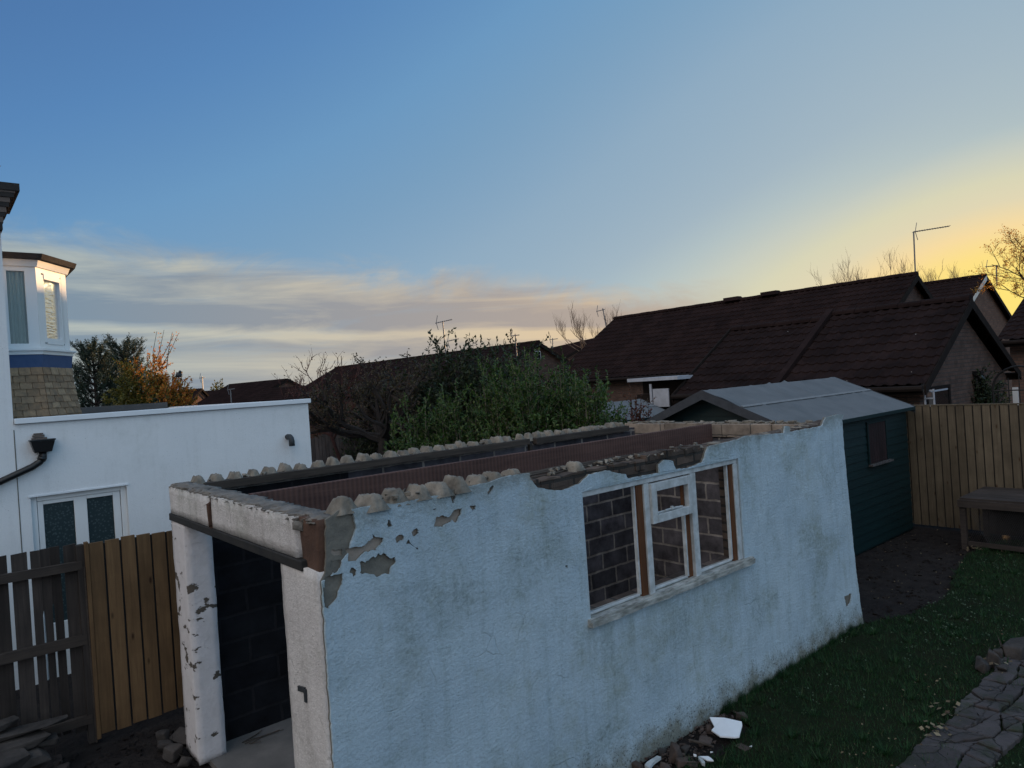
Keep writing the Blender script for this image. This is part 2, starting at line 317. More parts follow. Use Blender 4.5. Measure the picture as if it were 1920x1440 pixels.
M['sill'] = simple('flaking painted sill', (.46, .47, .45), (.12, .12, .105), 22, .85, .9, .006, 60, stretch=(.35, 1, 1))
M['soil'] = simple('dark garden soil', (.020, .017, .017), (.035, .030, .028), 6, 1., 1., .05, 18, spec=.05)
M['lawn'] = simple('lawn soil under grass', (.010, .020, .009), (.018, .020, .011), 3, 1., .8, .03, 30, spec=.05)
M['stone'] = simple('grey field stone', (.068, .059, .054), (.026, .023, .022), 7, .95, .7, .015, 25, isl=.25)
M['redstone'] = simple('brown brick lump', (.10, .07, .058), (.055, .042, .038), 9, .95, .7, .01, 35, isl=.2)
M['plaster'] = simple('clean white plasterboard', (.82, .83, .86), (.74, .75, .78), 6, .7, .2, .003, 40)
M['old_fence'] = wood('weathered grey fence board', (.062, .050, .044), (.033, .028, .026), 'z', .3, False, .9)
M['old_rail'] = wood('weathered grey fence rail', (.075, .060, .050), (.04, .033, .03), 'x', .2, False, .9)
M['new_fence'] = wood('brown treated fence board', (.185, .112, .055), (.115, .068, .035), 'z', .18, True, .75)
M['far_fence'] = wood('tan treated fence board', (.142, .115, .080), (.092, .074, .052), 'z', .16, True, .8, kd=(.05, .028, .014))
M['grey_fence'] = wood('old grey fence board', (.11, .10, .10), (.06, .055, .055), 'z', .2, False, .9)
M['green_wood'] = simple('dark green shed paint', (.0035, .020, .022), (.0025, .013, .0155), 5, .55, .3, .004, 30, stretch=(.3, 1, 6))
M['felt'] = simple('grey mineral roofing felt', (.135, .145, .155), (.10, .11, .118), 3, .9, .5, .004, 160)
M['felt_seam'] = simple('pale felt lap', (.20, .21, .22), (.15, .16, .17), 12, .9, .4, .004, 120)
M['felt_edge'] = simple('dark felt verge', (.058, .064, .075), (.04, .044, .052), 12, .9, .5, .004, 120)
M['shutter'] = wood('reddish board in shed window', (.032, .017, .018), (.016, .011, .012), 'z', .15, False, .7)
M['render_white'] = paint_wall('white masonry render', (.80, .80, .80), (.755, .76, .765), (.45, .45, .43), .16, .24, 0, 2., cracks=0., bs_=.25, mo=.02)
M['upvc'] = simple('white plastic frame', (.80, .80, .79), (.78, .78, .77), 3, .35, 0, spec=.5)
M['trim_white'] = simple('white parapet capping', (.80, .82, .84), (.74, .76, .78), 4, .5, 0)
M['blackplastic'] = simple('black rainwater plastic', (.006, .006, .007), (.010, .010, .011), 6, .4, 0, spec=.5)
M['ventgrey'] = simple('dark grey vent plastic', (.045, .05, .055), (.03, .034, .038), 6, .5, 0)
M['bluelead'] = simple('blue painted lead flashing', (.040, .078, .17), (.06, .10, .20), 12, .6, .4, .006, 25)
M['bay_roof'] = simple('dark bay roof felt', (.055, .045, .040), (.03, .026, .024), 12, .95, .8, .01, 50)
M['capping'] = simple('grey flat roof felt', (.12, .12, .12), (.08, .08, .08), 4, .9, .4, .005, 80)
M['curtain'] = simple('pale grey curtain', (.80, .81, .76), (.40, .42, .40), 2.5, .9, 0, stretch=(12, 12, .12))  # darker vertical streaks put the shade of the pleats into the cloth colour
M['cornice'] = simple('dark painted eaves timber', (.022, .020, .020), (.04, .034, .03), 9, .8, .4, .004, 40)
M['cornice_l'] = simple('paler corbel course', (.16, .12, .10), (.10, .08, .07), 9, .8, .4, .004, 40)
M['chimpot'] = simple('red clay ridge tile', (.22, .07, .035), (.13, .045, .028), 12, .9, .4, .006, 40)
M['metal'] = simple('dull aluminium', (.20, .20, .21), (.15, .15, .16), 9, .5, 0, metal=.6)
M['bark'] = simple('grey brown bark', (.050, .040, .036), (.026, .022, .02), 12, .95, .8, .01, 40)
M['palestem'] = simple('pale straight stem', (.26, .21, .17), (.16, .13, .11), 14, .9, .4, .004, 40)
M['redtwig'] = simple('reddish twig', (.075, .032, .030), (.045, .022, .02), 10, .9, 0)
M['palebark'] = simple('pale birch twig', (.24, .17, .12), (.16, .11, .08), 10, .9, 0)
M['brick_b'] = brick('brown house brick', (.125, .078, .062), (.085, .055, .046), (.075, .062, .056), .225, .075, .010, 'any', var=.25)
M['brick_c'] = brick('russet house brick', (.18, .10, .070), (.13, .075, .055), (.12, .09, .075), .225, .075, .010, 'any', var=.2)
M['buff_brick'] = brick('buff garden wall brick', (.26, .19, .12), (.19, .145, .095), (.14, .12, .10), .225, .075, .010, 'any', var=.3)
M['fascia'] = simple('dark brown fascia', (.016, .012, .011), (.022, .017, .015), 5, .9, 0, spec=.08)
M['fascia_w'] = simple('white bargeboard', (.62, .58, .52), (.5, .47, .42), 5, .6, 0)
M['dark_glass'] = simple('dark window glass', (.008, .009, .011), (.012, .013, .015), 2, .08, 0, spec=.6)
M['white_paint'] = simple('white painted joinery', (.60, .62, .64), (.5, .52, .54), 4, .6, 0)
M['lattice'] = simple('pale lattice', (.42, .44, .50), (.3, .32, .36), 6, .7, 0)
M['iron'] = simple('black wrought iron', (.010, .010, .011), (.016, .015, .015), 9, .5, 0)
M['hutch'] = wood('weathered bench timber', (.058, .048, .044), (.034, .029, .027), 'y', .2, False, .9)
M['wire'] = simple('galvanised mesh wire', (.05, .05, .055), (.035, .035, .038), 9, .6, 0)
M['deadleaf'] = leafmat('dead leaf', [(0, (.07, .045, .028)), (.5, (.13, .10, .06)), (1, (.24, .20, .13))], .8, .1)

def roof_tile_mat(name, c, lich=0.):
    m_, n_, bs = mat(name); p = pos(n_)
    v = n_.n('ShaderNodeTexVoronoi', {'Vector': p, 'Scale': 3.3}).outputs['Color']
    f = n_.ramp(n_.noise(p, 1.1, 6, .65), [(.3, .7), (.7, 1.3)])
    col = n_.mix(1., n_.mix(1., c, n_.ramp(n_.n('ShaderNodeSeparateXYZ', {0: v}).outputs[0], [(0, .78), (1, 1.22)]), 'MULTIPLY'), f, 'MULTIPLY')
    if lich: col = n_.mix(n_.ramp(n_.noise(p, 7.5, 3, .5), [(.755, 0), (.775, lich)]), col, (.35, .33, .30))
    n_.set(bs.inputs['Base Color'], col); bs.inputs['Roughness'].default_value = .95; bs.inputs['Specular IOR Level'].default_value = .08
    bump(n_, bs, n_.noise(p, 70, 4, .6), .35, .006); return m_
M['tile_b'] = roof_tile_mat('dark brown concrete tile', (.0165, .0098, .0092), .8)
M['tile_a'] = roof_tile_mat('brown concrete tile', (.0175, .0095, .0085))
M['tile_r'] = roof_tile_mat('red brown pantile', (.0155, .0085, .008))
def glass(name, tint=(.8, .9, .9), refl=.25, ripple=0.):
    m_, n_, bs = mat(name); tr = n_.n('ShaderNodeBsdfTransparent', {'Color': tint}); gl = n_.n('ShaderNodeBsdfGlossy', {'Roughness': .03})
    if ripple: n_.set(gl.inputs['Normal'], n_.n('ShaderNodeBump', {'Height': n_.noise(n_.scale(pos(n_), (6, 6, 26)), 2.0, 4, .6), 'Strength': ripple, 'Distance': .02}).outputs[0])
    fr = n_.math('ADD', n_.n('ShaderNodeFresnel', {'IOR': 1.5}).outputs[0], refl, clamp=True)
    mx = n_.n('ShaderNodeMixShader', {0: fr, 1: tr.outputs[0], 2: gl.outputs[0]})
    out = [q for q in n_.t.nodes if q.type == 'OUTPUT_MATERIAL'][0]; n_.t.links.new(mx.outputs[0], out.inputs[0]); return m_
M['glass'] = glass('window glass', (.93, .96, .94), .02)
M['glass_ripple'] = glass('bay side glass', (.8, .85, .8), .45, .35)
m_, n_, bs = mat('obscure door glass'); vo = n_.n('ShaderNodeTexVoronoi', {'Vector': pos(n_), 'Scale': 38.}).outputs['Distance']
n_.set(bs.inputs['Base Color'], n_.mix(n_.ramp(vo, [(.25, 1), (.4, 0)]), (.030, .047, .052), (.065, .09, .095))); bs.inputs['Roughness'].default_value = .22
bump(n_, bs, vo, .3, .004); M['obscure'] = m_
m_, n_, bs = mat('cracked path concrete'); p = pos(n_)
pw = n_.mix(.20, p, n_.n('ShaderNodeTexNoise', {'Vector': p, 'Scale': 4.0, 'Detail': 6.}).outputs[1])
v1 = n_.n('ShaderNodeTexVoronoi', {'Vector': pw, 'Scale': 1.9}, feature='DISTANCE_TO_EDGE').outputs[0]
v2 = n_.n('ShaderNodeTexVoronoi', {'Vector': pw, 'Scale': 5.5}, feature='DISTANCE_TO_EDGE').outputs[0]
c1 = n_.ramp(v1, [(.0, 1), (.022, 0)]); c2 = n_.math('MULTIPLY', n_.ramp(v2, [(.0, 1), (.03, 0)]), n_.ramp(n_.noise(p, 2.0, 3, .5), [(.45, 0), (.55, 1)]))
ck = n_.math('MAXIMUM', c1, c2)
col = n_.mix(n_.ramp(n_.noise(p, 5, 7, .65), [(.3, 0), (.7, 1)]), (.060, .051, .053), (.032, .028, .029))
col = n_.mix(n_.ramp(n_.noise(p, 3.4, 7, .72), [(.50, 0), (.62, .85)]), col, (.018, .024, .012))
col = n_.mix(1., col, n_.ramp(island(n_), [(0, .72), (1, 1.3)]), 'MULTIPLY')
ck = n_.math('MULTIPLY', c2, .8)
n_.set(bs.inputs['Base Color'], n_.mix(ck, col, (.012, .012, .010))); bs.inputs['Roughness'].default_value = .95
bump(n_, bs, n_.math('SUBTRACT', n_.math('MULTIPLY', n_.noise(p, 30, 5, .6), .4), ck), 1., .02); M['path'] = m_

M['privet'] = leafmat('privet leaf', [(0, (.016, .040, .011)), (.4, (.038, .084, .020)), (.8, (.070, .128, .030)), (1, (.12, .16, .05))], .5, .3)
M['darkleaf'] = leafmat('ivy leaf', [(0, (.014, .024, .013)), (.6, (.026, .042, .019)), (1, (.055, .066, .03))])
M['apple'] = leafmat('sparse brown leaf', [(0, (.035, .028, .018)), (.6, (.055, .05, .025)), (1, (.09, .05, .03))])
M['pine'] = leafmat('pine needle', [(0, (.016, .028, .020)), (.6, (.030, .050, .036)), (1, (.055, .075, .05))], .6, .1)
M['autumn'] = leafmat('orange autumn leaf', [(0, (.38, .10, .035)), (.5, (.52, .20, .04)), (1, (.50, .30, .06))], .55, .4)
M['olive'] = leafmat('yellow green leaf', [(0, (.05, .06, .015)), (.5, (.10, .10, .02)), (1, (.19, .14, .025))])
M['redleaf'] = leafmat('red shrub leaf', [(0, (.07, .016, .012)), (.5, (.11, .025, .016)), (1, (.06, .05, .02))])
M['goldleaf'] = leafmat('brown gold leaf', [(0, (.22, .10, .025)), (1, (.42, .24, .06))], .5, .45)
M['grass'] = leafmat('grass blade', [(0, (.006, .028, .008)), (.55, (.011, .050, .013)), (.9, (.024, .068, .019)), (1, (.06, .075, .035))], .7, .2)
M['clover'] = leafmat('pale clover leaf', [(0, (.03, .06, .03)), (1, (.10, .14, .09))], .6, .15)

# ------------------------------------------------------------------ flat sheets with ragged outlines
def rough_poly(poly, step=.02, amp=.006, seed=0, lock=None):
    out = []; n = len(poly)
    for i in range(n):
        a, b = Vector(poly[i]), Vector(poly[(i+1) % n]); L = (b-a).length; k = max(1, int(L/step)); nrm = Vector((-(b-a).y, (b-a).x)).normalized() if L else Vector((0,0))
        lk = lock(a, b) if lock else False
        for j in range(k):
            q = a.lerp(b, j/k)
            if not lk: q = q + nrm*(noise.noise(Vector((q.x*30, q.y*30, seed)))*amp + noise.noise(Vector((q.x*90, q.y*90, seed+5)))*amp*.6)
            out.append(q)
    return out
def inside(pt, poly):
    x, y = pt; c = False; n = len(poly); j = n-1
    for i in range(n):
        xi, yi = poly[i]; xj, yj = poly[j]
        if (yi > y) != (yj > y) and x < (xj-xi)*(y-yi)/(yj-yi)+xi: c = not c
        j = i
    return c
def sheet(outline, holes, gs):
    vs = []; es = []
    for poly in [outline]+holes:
        o = len(vs); n = len(poly); vs += [Vector(p) for p in poly]; es += [(o+i, o+(i+1) % n) for i in range(n)]
    x0, x1 = min(p[0] for p in outline), max(p[0] for p in outline); z0, z1 = min(p[1] for p in outline), max(p[1] for p in outline)
    rr = random.Random(3)
    for i in range(int((x1-x0)/gs)+1):
        for j in range(int((z1-z0)/gs)+1):
            q = Vector((x0+(i+.5+rr.uniform(-.2, .2))*gs, z0+(j+.5+rr.uniform(-.2, .2))*gs))
            if inside(q, outline): vs.append(q)
    V, E_, F_, *_ = delaunay_2d_cdt(vs, es, [], 0, 1e-5)
    F2 = []
    for f in F_:
        c = (V[f[0]]+V[f[1]]+V[f[2]])/3
        if inside(c, outline) and not any(inside(c, h) for h in holes): F2.append(tuple(f))
    return V, F2
def slab_sheet(mb, V, F, front, back, mi=0):
    """V: 2D points (a, z); front/back: functions (a, z) -> 3D point."""
    used = sorted({i for f in F for i in f}); ix = {k: i for i, k in enumerate(used)}; n = len(used)
    vs = [front(*V[k]) for k in used]+[back(*V[k]) for k in used]
    fs = []; ed = {}
    for f in F:
        a, b, c = (ix[k] for k in f); fs += [(a, b, c), (a+n, c+n, b+n)]
        for e in ((a, b), (b, c), (c, a)):
            if (e[1], e[0]) in ed: del ed[(e[1], e[0])]
            else: ed[e] = 1
    fs += [(b, a, a+n, b+n) for a, b in ed]
    return mb.add(vs, fs, mi)
def px2wall(pts, y=0.):
    out = []
    for p in pts: q = aty(p[0], p[1], y); out.append((q.x, q.z))
    return out

# ------------------------------------------------------------------ ground, lawn, path
g = MB()
xs = [-900, -200, -60, -20, -8] + [-6+i*.5 for i in range(41)] + [18, 30, 60, 200, 900]
ys = [-900, -200, -60, -20] + [-8+i*.5 for i in range(36)] + [12, 20, 40, 100, 300, 900]
def gz(x, y):
    k = -.012 + .02*fnoise(x*.8, y*.8)
    if -4 < x < .2 and 2.2 < y < 5: k += .03*fnoise(x*3, y*3, 4)
    return k if (abs(x) < 18 and abs(y) < 12) else -.015
g.add([(x, y, gz(x, y)) for y in ys for x in xs], [(j*len(xs)+i, j*len(xs)+i+1, (j+1)*len(xs)+i+1, (j+1)*len(xs)+i) for j in range(len(ys)-1) for i in range(len(xs)-1)])
tag(g.build('ground', M['soil']), kind='structure')
PATH0, PATH1 = -1.31, -1.75
lawn_poly = [(1.9, -5.5), (10.3, -5.5), (10.3, -.1), (9.2, .05), (8.0, -.15), (7.2, -.35), (6.4, -.28), (5.7, -.02), (4.6, -.03), (3.3, -.05), (3.15, -.3), (2.6, -.36), (2.1, -.2), (1.9, -.3)]
V_, F_ = sheet(rough_poly(lawn_poly, .1, .05), [], .14)
lz = lambda a, b: .022+.014*fnoise(a*1.6, b*1.6)+.010*fnoise(a*6, b*6)
lw = MB(); lw.add([(p.x, p.y, lz(p.x, p.y)) for p in V_], F_)
tag(lw.build('lawn', M['lawn'], smooth=True), kind='structure')
def path_edge(x, k): return .07*fnoise(x*2.3, k)+.035*fnoise(x*7, k+3)
pt = MB(); nd = {}; NR, NC = 46, 3; rp = random.Random(19)
for i in range(NR+1):
    for j in range(NC+1):
        x = .6+i*9.4/NR+rp.uniform(-.07, .07); t = j/NC+(rp.uniform(-.10, .10) if 0 < j < NC else rp.uniform(-.02, .02))
        nd[i, j] = Vector((x, (PATH0+path_edge(x, 1))*(1-t)+(PATH1+path_edge(x, 9))*t))
used = set()
for i in range(NR):
    for j in range(NC):
        if (i, j) in used: continue
        w2 = 2 if (rp.random() < .30 and i < NR-1 and (i+1, j) not in used) else 1; h2 = 2 if (rp.random() < .35 and j < NC-1 and (i, j+1) not in used and (i+w2-1, j+1) not in used) else 1
        for a_ in range(w2):
            for b_ in range(h2): used.add((i+a_, j+b_))
        lo = [nd[i+k, j] for k in range(w2+1)]+[nd[i+w2, j+k] for k in range(1, h2+1)]+[nd[i+w2-k, j+h2] for k in range(1, w2+1)]+[nd[i, j+h2-k] for k in range(1, h2)]
        ce = sum(lo, Vector((0, 0)))/len(lo); cuts = [lo]
        if rp.random() < .45 and len(lo) >= 4: k = len(lo)//2; cuts = [lo[:k+1], lo[k:]+[lo[0]]]           # cracked across
        for pl_ in cuts:
            if len(pl_) < 3: continue
            cc_ = sum(pl_, Vector((0, 0)))/len(pl_); ins = [q+(cc_-q).normalized()*min(.012, (cc_-q).length*.3) for q in pl_]
            rpoly = rough_poly(ins, .03, .014, rp.random()*99); z0_ = .045+rp.uniform(-.010, .010); tx, ty = rp.uniform(-.05, .05), rp.uniform(-.05, .05)
            top = [Vector((q.x, q.y, z0_+(q.x-ce.x)*tx+(q.y-ce.y)*ty)) for q in rpoly]; n_p = len(top)
            inn = [Vector((q.x+(cc_.x-q.x)*.10, q.y+(cc_.y-q.y)*.10, q.z+.007)) for q in top]
            pt.add([Vector((q.x, q.y, -.02)) for q in top]+top+inn, [(k, (k+1) % n_p, (k+1) % n_p+n_p, k+n_p) for k in range(n_p)]+[(k+n_p, (k+1) % n_p+n_p, (k+1) % n_p+2*n_p, k+2*n_p) for k in range(n_p)]+[tuple(range(2*n_p, 3*n_p))])
tag(pt.build('path', M['path']), kind='structure')

def in_path(x, y): return PATH1+path_edge(x, 9)-.01 < y < PATH0+path_edge(x, 1)+.01
gb = MB(); cb = MB(); lp = [tuple(p) for p in lawn_poly]
rg = random.Random(11); cnt = 0
while cnt < 95000:
    x = 1.9+8.4*rg.random()**1.35; y = -.02-3.4*rg.random()
    if not inside((x, y), lp): continue
    ip = in_path(x, y)
    if ip and not (fnoise(x*2.6, y*3.4, 8) > .12 and rg.random() < .6): continue
    wet = fnoise(x*1.2, y*1.2, 2)
    if rg.random() > .75+.5*wet: cnt += 1; continue
    near = max(0, 1-abs(y+.04)/.13)
    h = rg.uniform(.018, .045)*(1+.5*wet)*(1+2.0*near*rg.random()); wd = rg.uniform(.0018, .0034)
    a = rg.uniform(0, 2*PI); ln = rg.uniform(.2, 1.0)*h; dx, dy = math.cos(a), math.sin(a); z = lz(x, y)-.004
    gb.add([(x-dy*wd, y+dx*wd, z), (x+dy*wd, y-dx*wd, z), (x+dx*ln, y+dy*ln, z+h)], [(0, 1, 2)]); cnt += 1
for i in range(3200):                                                         # longer tufts against the wall
    x = 3.2+2.55*rg.random(); y = -.015-.05*rg.random()**2; h = rg.uniform(.03, .12)*(.35+1.5*abs(fnoise(x*5, 0, 3)))
    a = rg.uniform(0, 2*PI); wd = .0025; ln = h*rg.uniform(.1, .6); dx, dy = math.cos(a), -abs(math.sin(a)); z = .005
    gb.add([(x-wd, y, z), (x+wd, y, z), (x+dx*ln, y+dy*ln*.4, z+h)], [(0, 1, 2)])
for i in range(230):
    x0_ = 2.3+7.6*rg.random()**1.3; y0_ = -.05-2.6*rg.random()
    if not inside((x0_, y0_), lp) or (in_path(x0_, y0_) and rg.random() < .7): continue
    for k in range(rg.randint(14, 34)):
        a = rg.uniform(0, 2*PI); r0_ = .035*rg.random(); h = rg.uniform(.04, .085); wd = rg.uniform(.002, .0045); dx, dy = math.cos(a), math.sin(a); ln = h*rg.uniform(.4, 1.1); x, y = x0_+dx*r0_, y0_+dy*r0_; z = lz(x, y)-.004
        gb.add([(x-dy*wd, y+dx*wd, z), (x+dy*wd, y-dx*wd, z), (x+dx*ln, y+dy*ln, z+h)], [(0, 1, 2)])
tag(gb.build('grass', M['grass']), kind='stuff')
for i in range(2600):
    x = 2.2+8*rg.random(); y = -.1-3.2*rg.random()
    if not inside((x, y), lp) or in_path(x, y): continue
    k = max(0, fnoise(x*1.1, y*1.4, 30))*1.5 + .9*math.exp(-((x-6.2)**2/1.1+(y+.75)**2/.10))
    if rg.random() > k: continue
    for q in range(3):
        c = Vector((x+rg.uniform(-.02, .02), y+rg.uniform(-.02, .02), lz(x, y)+rg.uniform(.02, .04))); r_ = rg.uniform(.004, .0085)
        u = Vector((rg.uniform(-1, 1), rg.uniform(-1, 1), rg.uniform(-.4, .4))).normalized(); v = u.orthogonal().normalized()
        if abs(v.z) > .7: v = u.cross(v)
        cb.add([c+u*r_, c+v*r_, c-u*r_, c-v*r_], [(0, 1, 2, 3)])
tag(cb.build('clover', M['clover']), kind='stuff')
# rough soil clods by the shed and by the left fence
def clods(name, n, fx, fy, sz, seed):
    rr = random.Random(seed); mb = MB()
    for i in range(n):
        x, y = rr.uniform(*fx), rr.uniform(*fy)
        if fx[0] > 3 and y < -.3+.12*fnoise(x*2, y): continue
        s = sz*rr.uniform(.3, 1)**2; mb.rock((x, y, gz(x, y)+s*.2), (s, s*.8, s*.6), rr.random()*1e5, n=8)
    return tag(mb.build(name, M['soil']), kind='stuff')
clods('soil_clods', 700, (5.8, 10.5), (-.35, 1.1), .035, 3)
clods('earth_clods', 420, (-1.6, 0), (2.4, 3.4), .035, 4)
lf = MB()
for i in range(240):
    x = rg.uniform(5.7, 10.4); y = rg.uniform(-.4, 1.1)
    if rg.random() > .5: x = rg.uniform(2.3, 6.5); y = rg.uniform(-1.5, -.9)
    c = Vector((x, y, .05+.02*rg.random())); u = Vector((rg.uniform(-1, 1), rg.uniform(-1, 1), rg.uniform(-.5, .5))).normalized(); v = u.orthogonal(); r_ = rg.uniform(.005, .014)
    lf.add([c+u*r_, c+v*r_*.4+Vector((0, 0, r_*.3)), c-u*r_, c-v*r_*.35+Vector((0, 0, r_*.2))], [(0, 1, 2, 3)])
tag(lf.build('leaf_litter', M['deadleaf']), kind='stuff')

# ------------------------------------------------------------------ the roofless garage
L, W = 5.70, 2.76
gar = thing('garage', (2.85, 1.38, 0), 'roofless derelict garage with peeling white painted walls and a window without glass', 'garage')
WX0, WX1, WZ0, WZ1 = 1.83, 3.72, 1.13, 1.985
def xr(z): return 5.665+.17*max(0, 1-z/2.19)**1.6
win_hole = [(WX0, WZ0), (WX1, WZ0), (WX1, WZ1), (WX0, WZ1)]
topA = px2wall([(640, 957), (690, 950), (720, 944), (745, 944), (790, 935), (840, 925), (880, 912), (915, 905), (950, 893), (993, 887)])
notch = px2wall([(993, 898), (1007, 914), (1042, 920), (1058, 919), (1086, 908), (1106, 890), (1137, 882), (1173, 890), (1178, 897), (1236, 887), (1236, 871), (1246, 863), (1262, 864), (1267, 880), (1290, 878), (1318, 867), (1327, 838)])
topB = px2wall([(1390, 822), (1398, 818), (1470, 812), (1472, 798), (1480, 800), (1481, 810), (1541, 799), (1548, 783), (1572, 777), (1582, 778)])
right = [(xr(z)-.0, z) for z in (2.15, 1.7, 1.2, .8, .5, .25, .0)]
outline = [(-.035, 0.), (-.05, 1.0), (-.05, 1.82), (-.02, 1.86), (.0, 2.12)] + topA + notch + topB + right
lock = lambda a, b: (a.y < .01 and b.y < .01)
poly = rough_poly(outline, .018, .006, 1, lock)
hw = [Vector(p) for p in win_hole]
ZO = lambda pts: [(560+x/4.8, 900+y/4.8) for x, y in pts]
patches = [ZO(q) for q in (
 [(555,735),(600,740),(670,690),(690,700),(720,660),(745,675),(765,655),(790,690),(840,695),(870,690),(880,740),(835,790),(820,850),(770,850),(700,880),(640,840),(570,830)],
 [(400,840),(395,920),(375,1000),(330,1080),(270,1160),(215,1140),(225,1060),(190,1020),(190,930),(225,970),(240,890),(320,850)],
 [(300,735),(390,730),(380,790),(330,840),(285,800)], [(475,770),(525,820),(500,870),(455,830)],
 [(425,625),(510,600),(570,610),(660,520),(665,480),(690,510),(765,525),(760,560),(720,590),(700,640),(600,650),(520,740),(440,740),(450,660)],
 [(870,530),(900,500),(940,505),(940,550),(895,570)], [(1010,460),(1070,425),(1085,480),(1050,510),(1015,500)],
 [(1220,420),(1235,340),(1290,320),(1350,330),(1400,270),(1475,250),(1450,320),(1420,385),(1380,360),(1300,420)],
 [(1540,240),(1590,225),(1600,270),(1560,290)], [(1690,110),(1740,50),(1755,60),(1700,140)],
 [(790,400),(800,355),(820,360),(830,400),(860,412),(800,425)], [(1210,255),(1245,250),(1235,275),(1212,275)],
 [(960,575),(990,535),(1000,560),(1080,625),(1000,580)], [(300,640),(400,625),(405,680),(330,685)])]
patches += [[(1583,1118),(1597,1112),(1595,1130),(1588,1140)], [(1060,1060),(1064,1058),(1065,1068)], [(840,925),(862,915),(850,945)]]
pw_ = [[Vector((max(-.045+.001*(k % 3), p.x), p.y)) for k, p in enumerate(rough_poly(px2wall(q), .009, .011, 10+i))] for i, q in enumerate(patches)]
corner = rough_poly([(-.1, 1.80), (-.0, 1.84), (.10, 1.93), (.155, 2.05), (.135, 2.2), (-.1, 2.2)], .012, .006, 40)
Vp, Fp = sheet(poly, [hw, corner]+pw_, .035)
und = lambda a, z: .006*fnoise(a*3, z*3)+.003*fnoise(a*9, z*9)-.012*max(0, 1-z/.3)**2
mb = MB(); slab_sheet(mb, Vp, Fp, lambda a, z: (a, und(a, z)-.001, z), lambda a, z: (a, .011, z))
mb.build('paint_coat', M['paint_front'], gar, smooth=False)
poly2 = [Vector((p.x+(-.012 if False else 0), p.y)) for p in poly]
light_patch = {4, 5, 6, 7, 8, 9, 13}
Vu, Fu = sheet(poly2, [hw]+pw_, .09)
fm = []
ub = MB()
used_f = [[], []]
for f in Fu: used_f[0].append(f)
slab_sheet(ub, Vu, used_f[0], lambda a, z: (a, .0135+.002*fnoise(a*14, z*14), z), lambda a, z: (a, .028, z))
for i, q in enumerate(pw_):
    Vq, Fq = sheet(q, [], .02); slab_sheet(ub, Vq, Fq, lambda a, z: (a, .019+.004*fnoise(a*16, z*16), z), lambda a, z: (a, .028, z), 1 if i in light_patch else 0)
ub.build('render_coat', [M['undercoat'], M['tan_render']], gar)
# wall core: bricks and blocks, with a broken top
core_top = [(.16, 2.10)] + [(x, 2.10+.02*fnoise(x*5, 1)) for x in [.4+.25*i for i in range(4)]] + [(1.36, 2.12), (1.5, 2.11), (1.9, 2.12), (2.3, 2.115), (2.7, 2.12), (2.95, 2.13), (3.3, 2.12), (3.6, 2.13), (4.2, 2.13), (5.0, 2.13), (5.6, 2.15)]
core = [(.10, 0), (.10, 1.82), (.16, 1.84)] + core_top + [(5.64, 2.1), (5.80, 0)]
Vc, Fc = sheet([Vector(p) for p in rough_poly(core, .05, .008, 60, lambda a, b: a.y < .01 and b.y < .01)], [hw], .2)
cbm = MB(); slab_sheet(cbm, Vc, Fc, lambda a, z: (a, .031+.006*fnoise(a*20, z*20), z), lambda a, z: (a, .20, z))
# blocks show on the inner side
oc = cbm.build('front_wall', [M['old_brick'], M['block']], gar)
for pf in oc.data.polygons:
    if pf.normal.y > .5: pf.material_index = 1
# loose bricks and rubble on top of the broken stretch
rb = MB()
for i in range(16):
    x = 1.42+i*.118+R.uniform(-.01, .01)
    if 1.95 < x < 2.05: continue
    rb.obox((x, .085+R.uniform(-.012, .01), 2.085+.010*R.uniform(-1, 1)+.028*(x > 2.5)), Matrix.Rotation(R.uniform(-.05, .05), 3, 'Y') @ Vector((.053, 0, 0)), (0, .055, 0), (0, 0, .033))
for i in range(9):
    x = 2.72+i*.062; rb.rock((x, .07+R.uniform(-.02, .03), 2.11+.02*R.random()), (.05, .05, .032), i+50)
rb.build_split('loose_brick', M['old_brick'], gar, bevel=.004)
def lump(mb, x, y, z, rx, ry, rz, seed, cut=.02):
    """mortar that once filled one corrugation of the roof sheet: a rounded trapezoid ridge with ragged ends"""
    nu, nv = 16, 11; vs = []; sk = .25*fnoise(seed*1.7, 3.1)
    for j in range(nv+1):
        v = 2*j/nv-1
        for i in range(nu+1):
            u = 2*i/nu-1; uu = max(-1, min(1, u+sk*(1-u*u)))
            h = min(1., (1-abs(uu))*1.45)**.95*min(1., (1-abs(v))*3.2)**.5
            nz_ = fnoise(x*9+u*1.3, v*1.2+seed, 2)*.17+fnoise(u*3.2, v*3.2, seed+7)*.09-.06*max(0, fnoise(u*5, v*5, seed+20)*3)
            vs.append((x+u*rx*(1+.08*fnoise(v*2, seed, 5)), y+v*ry*(1+.10*fnoise(u*2.5, seed, 9)), z-cut+(rz+cut)*max(0, h*(1+nz_))+.002*fnoise(u*9, v*9, seed)))
    return mb.add(vs, [(j*(nu+1)+i, j*(nu+1)+i+1, (j+1)*(nu+1)+i+1, (j+1)*(nu+1)+i) for j in range(nv) for i in range(nu)])
def lumps(mb, x0, x1, y, z, ry, skip=None, seed=0, rz=.062):
    x = x0; i = 0
    while x < x1:
        if not (skip and skip(x)) and R.random() > .02:
            lump(mb, x+R.uniform(-.012, .012), y+R.uniform(-.02, .015), z-.035+R.uniform(-.008, .006), .066*R.uniform(.85, 1.08), ry*R.uniform(.75, 1.1), (rz+.026)*R.uniform(.74, 1.05), seed+i, .03)
        x += .1465*R.uniform(.96, 1.04); i += 1
cm = MB()
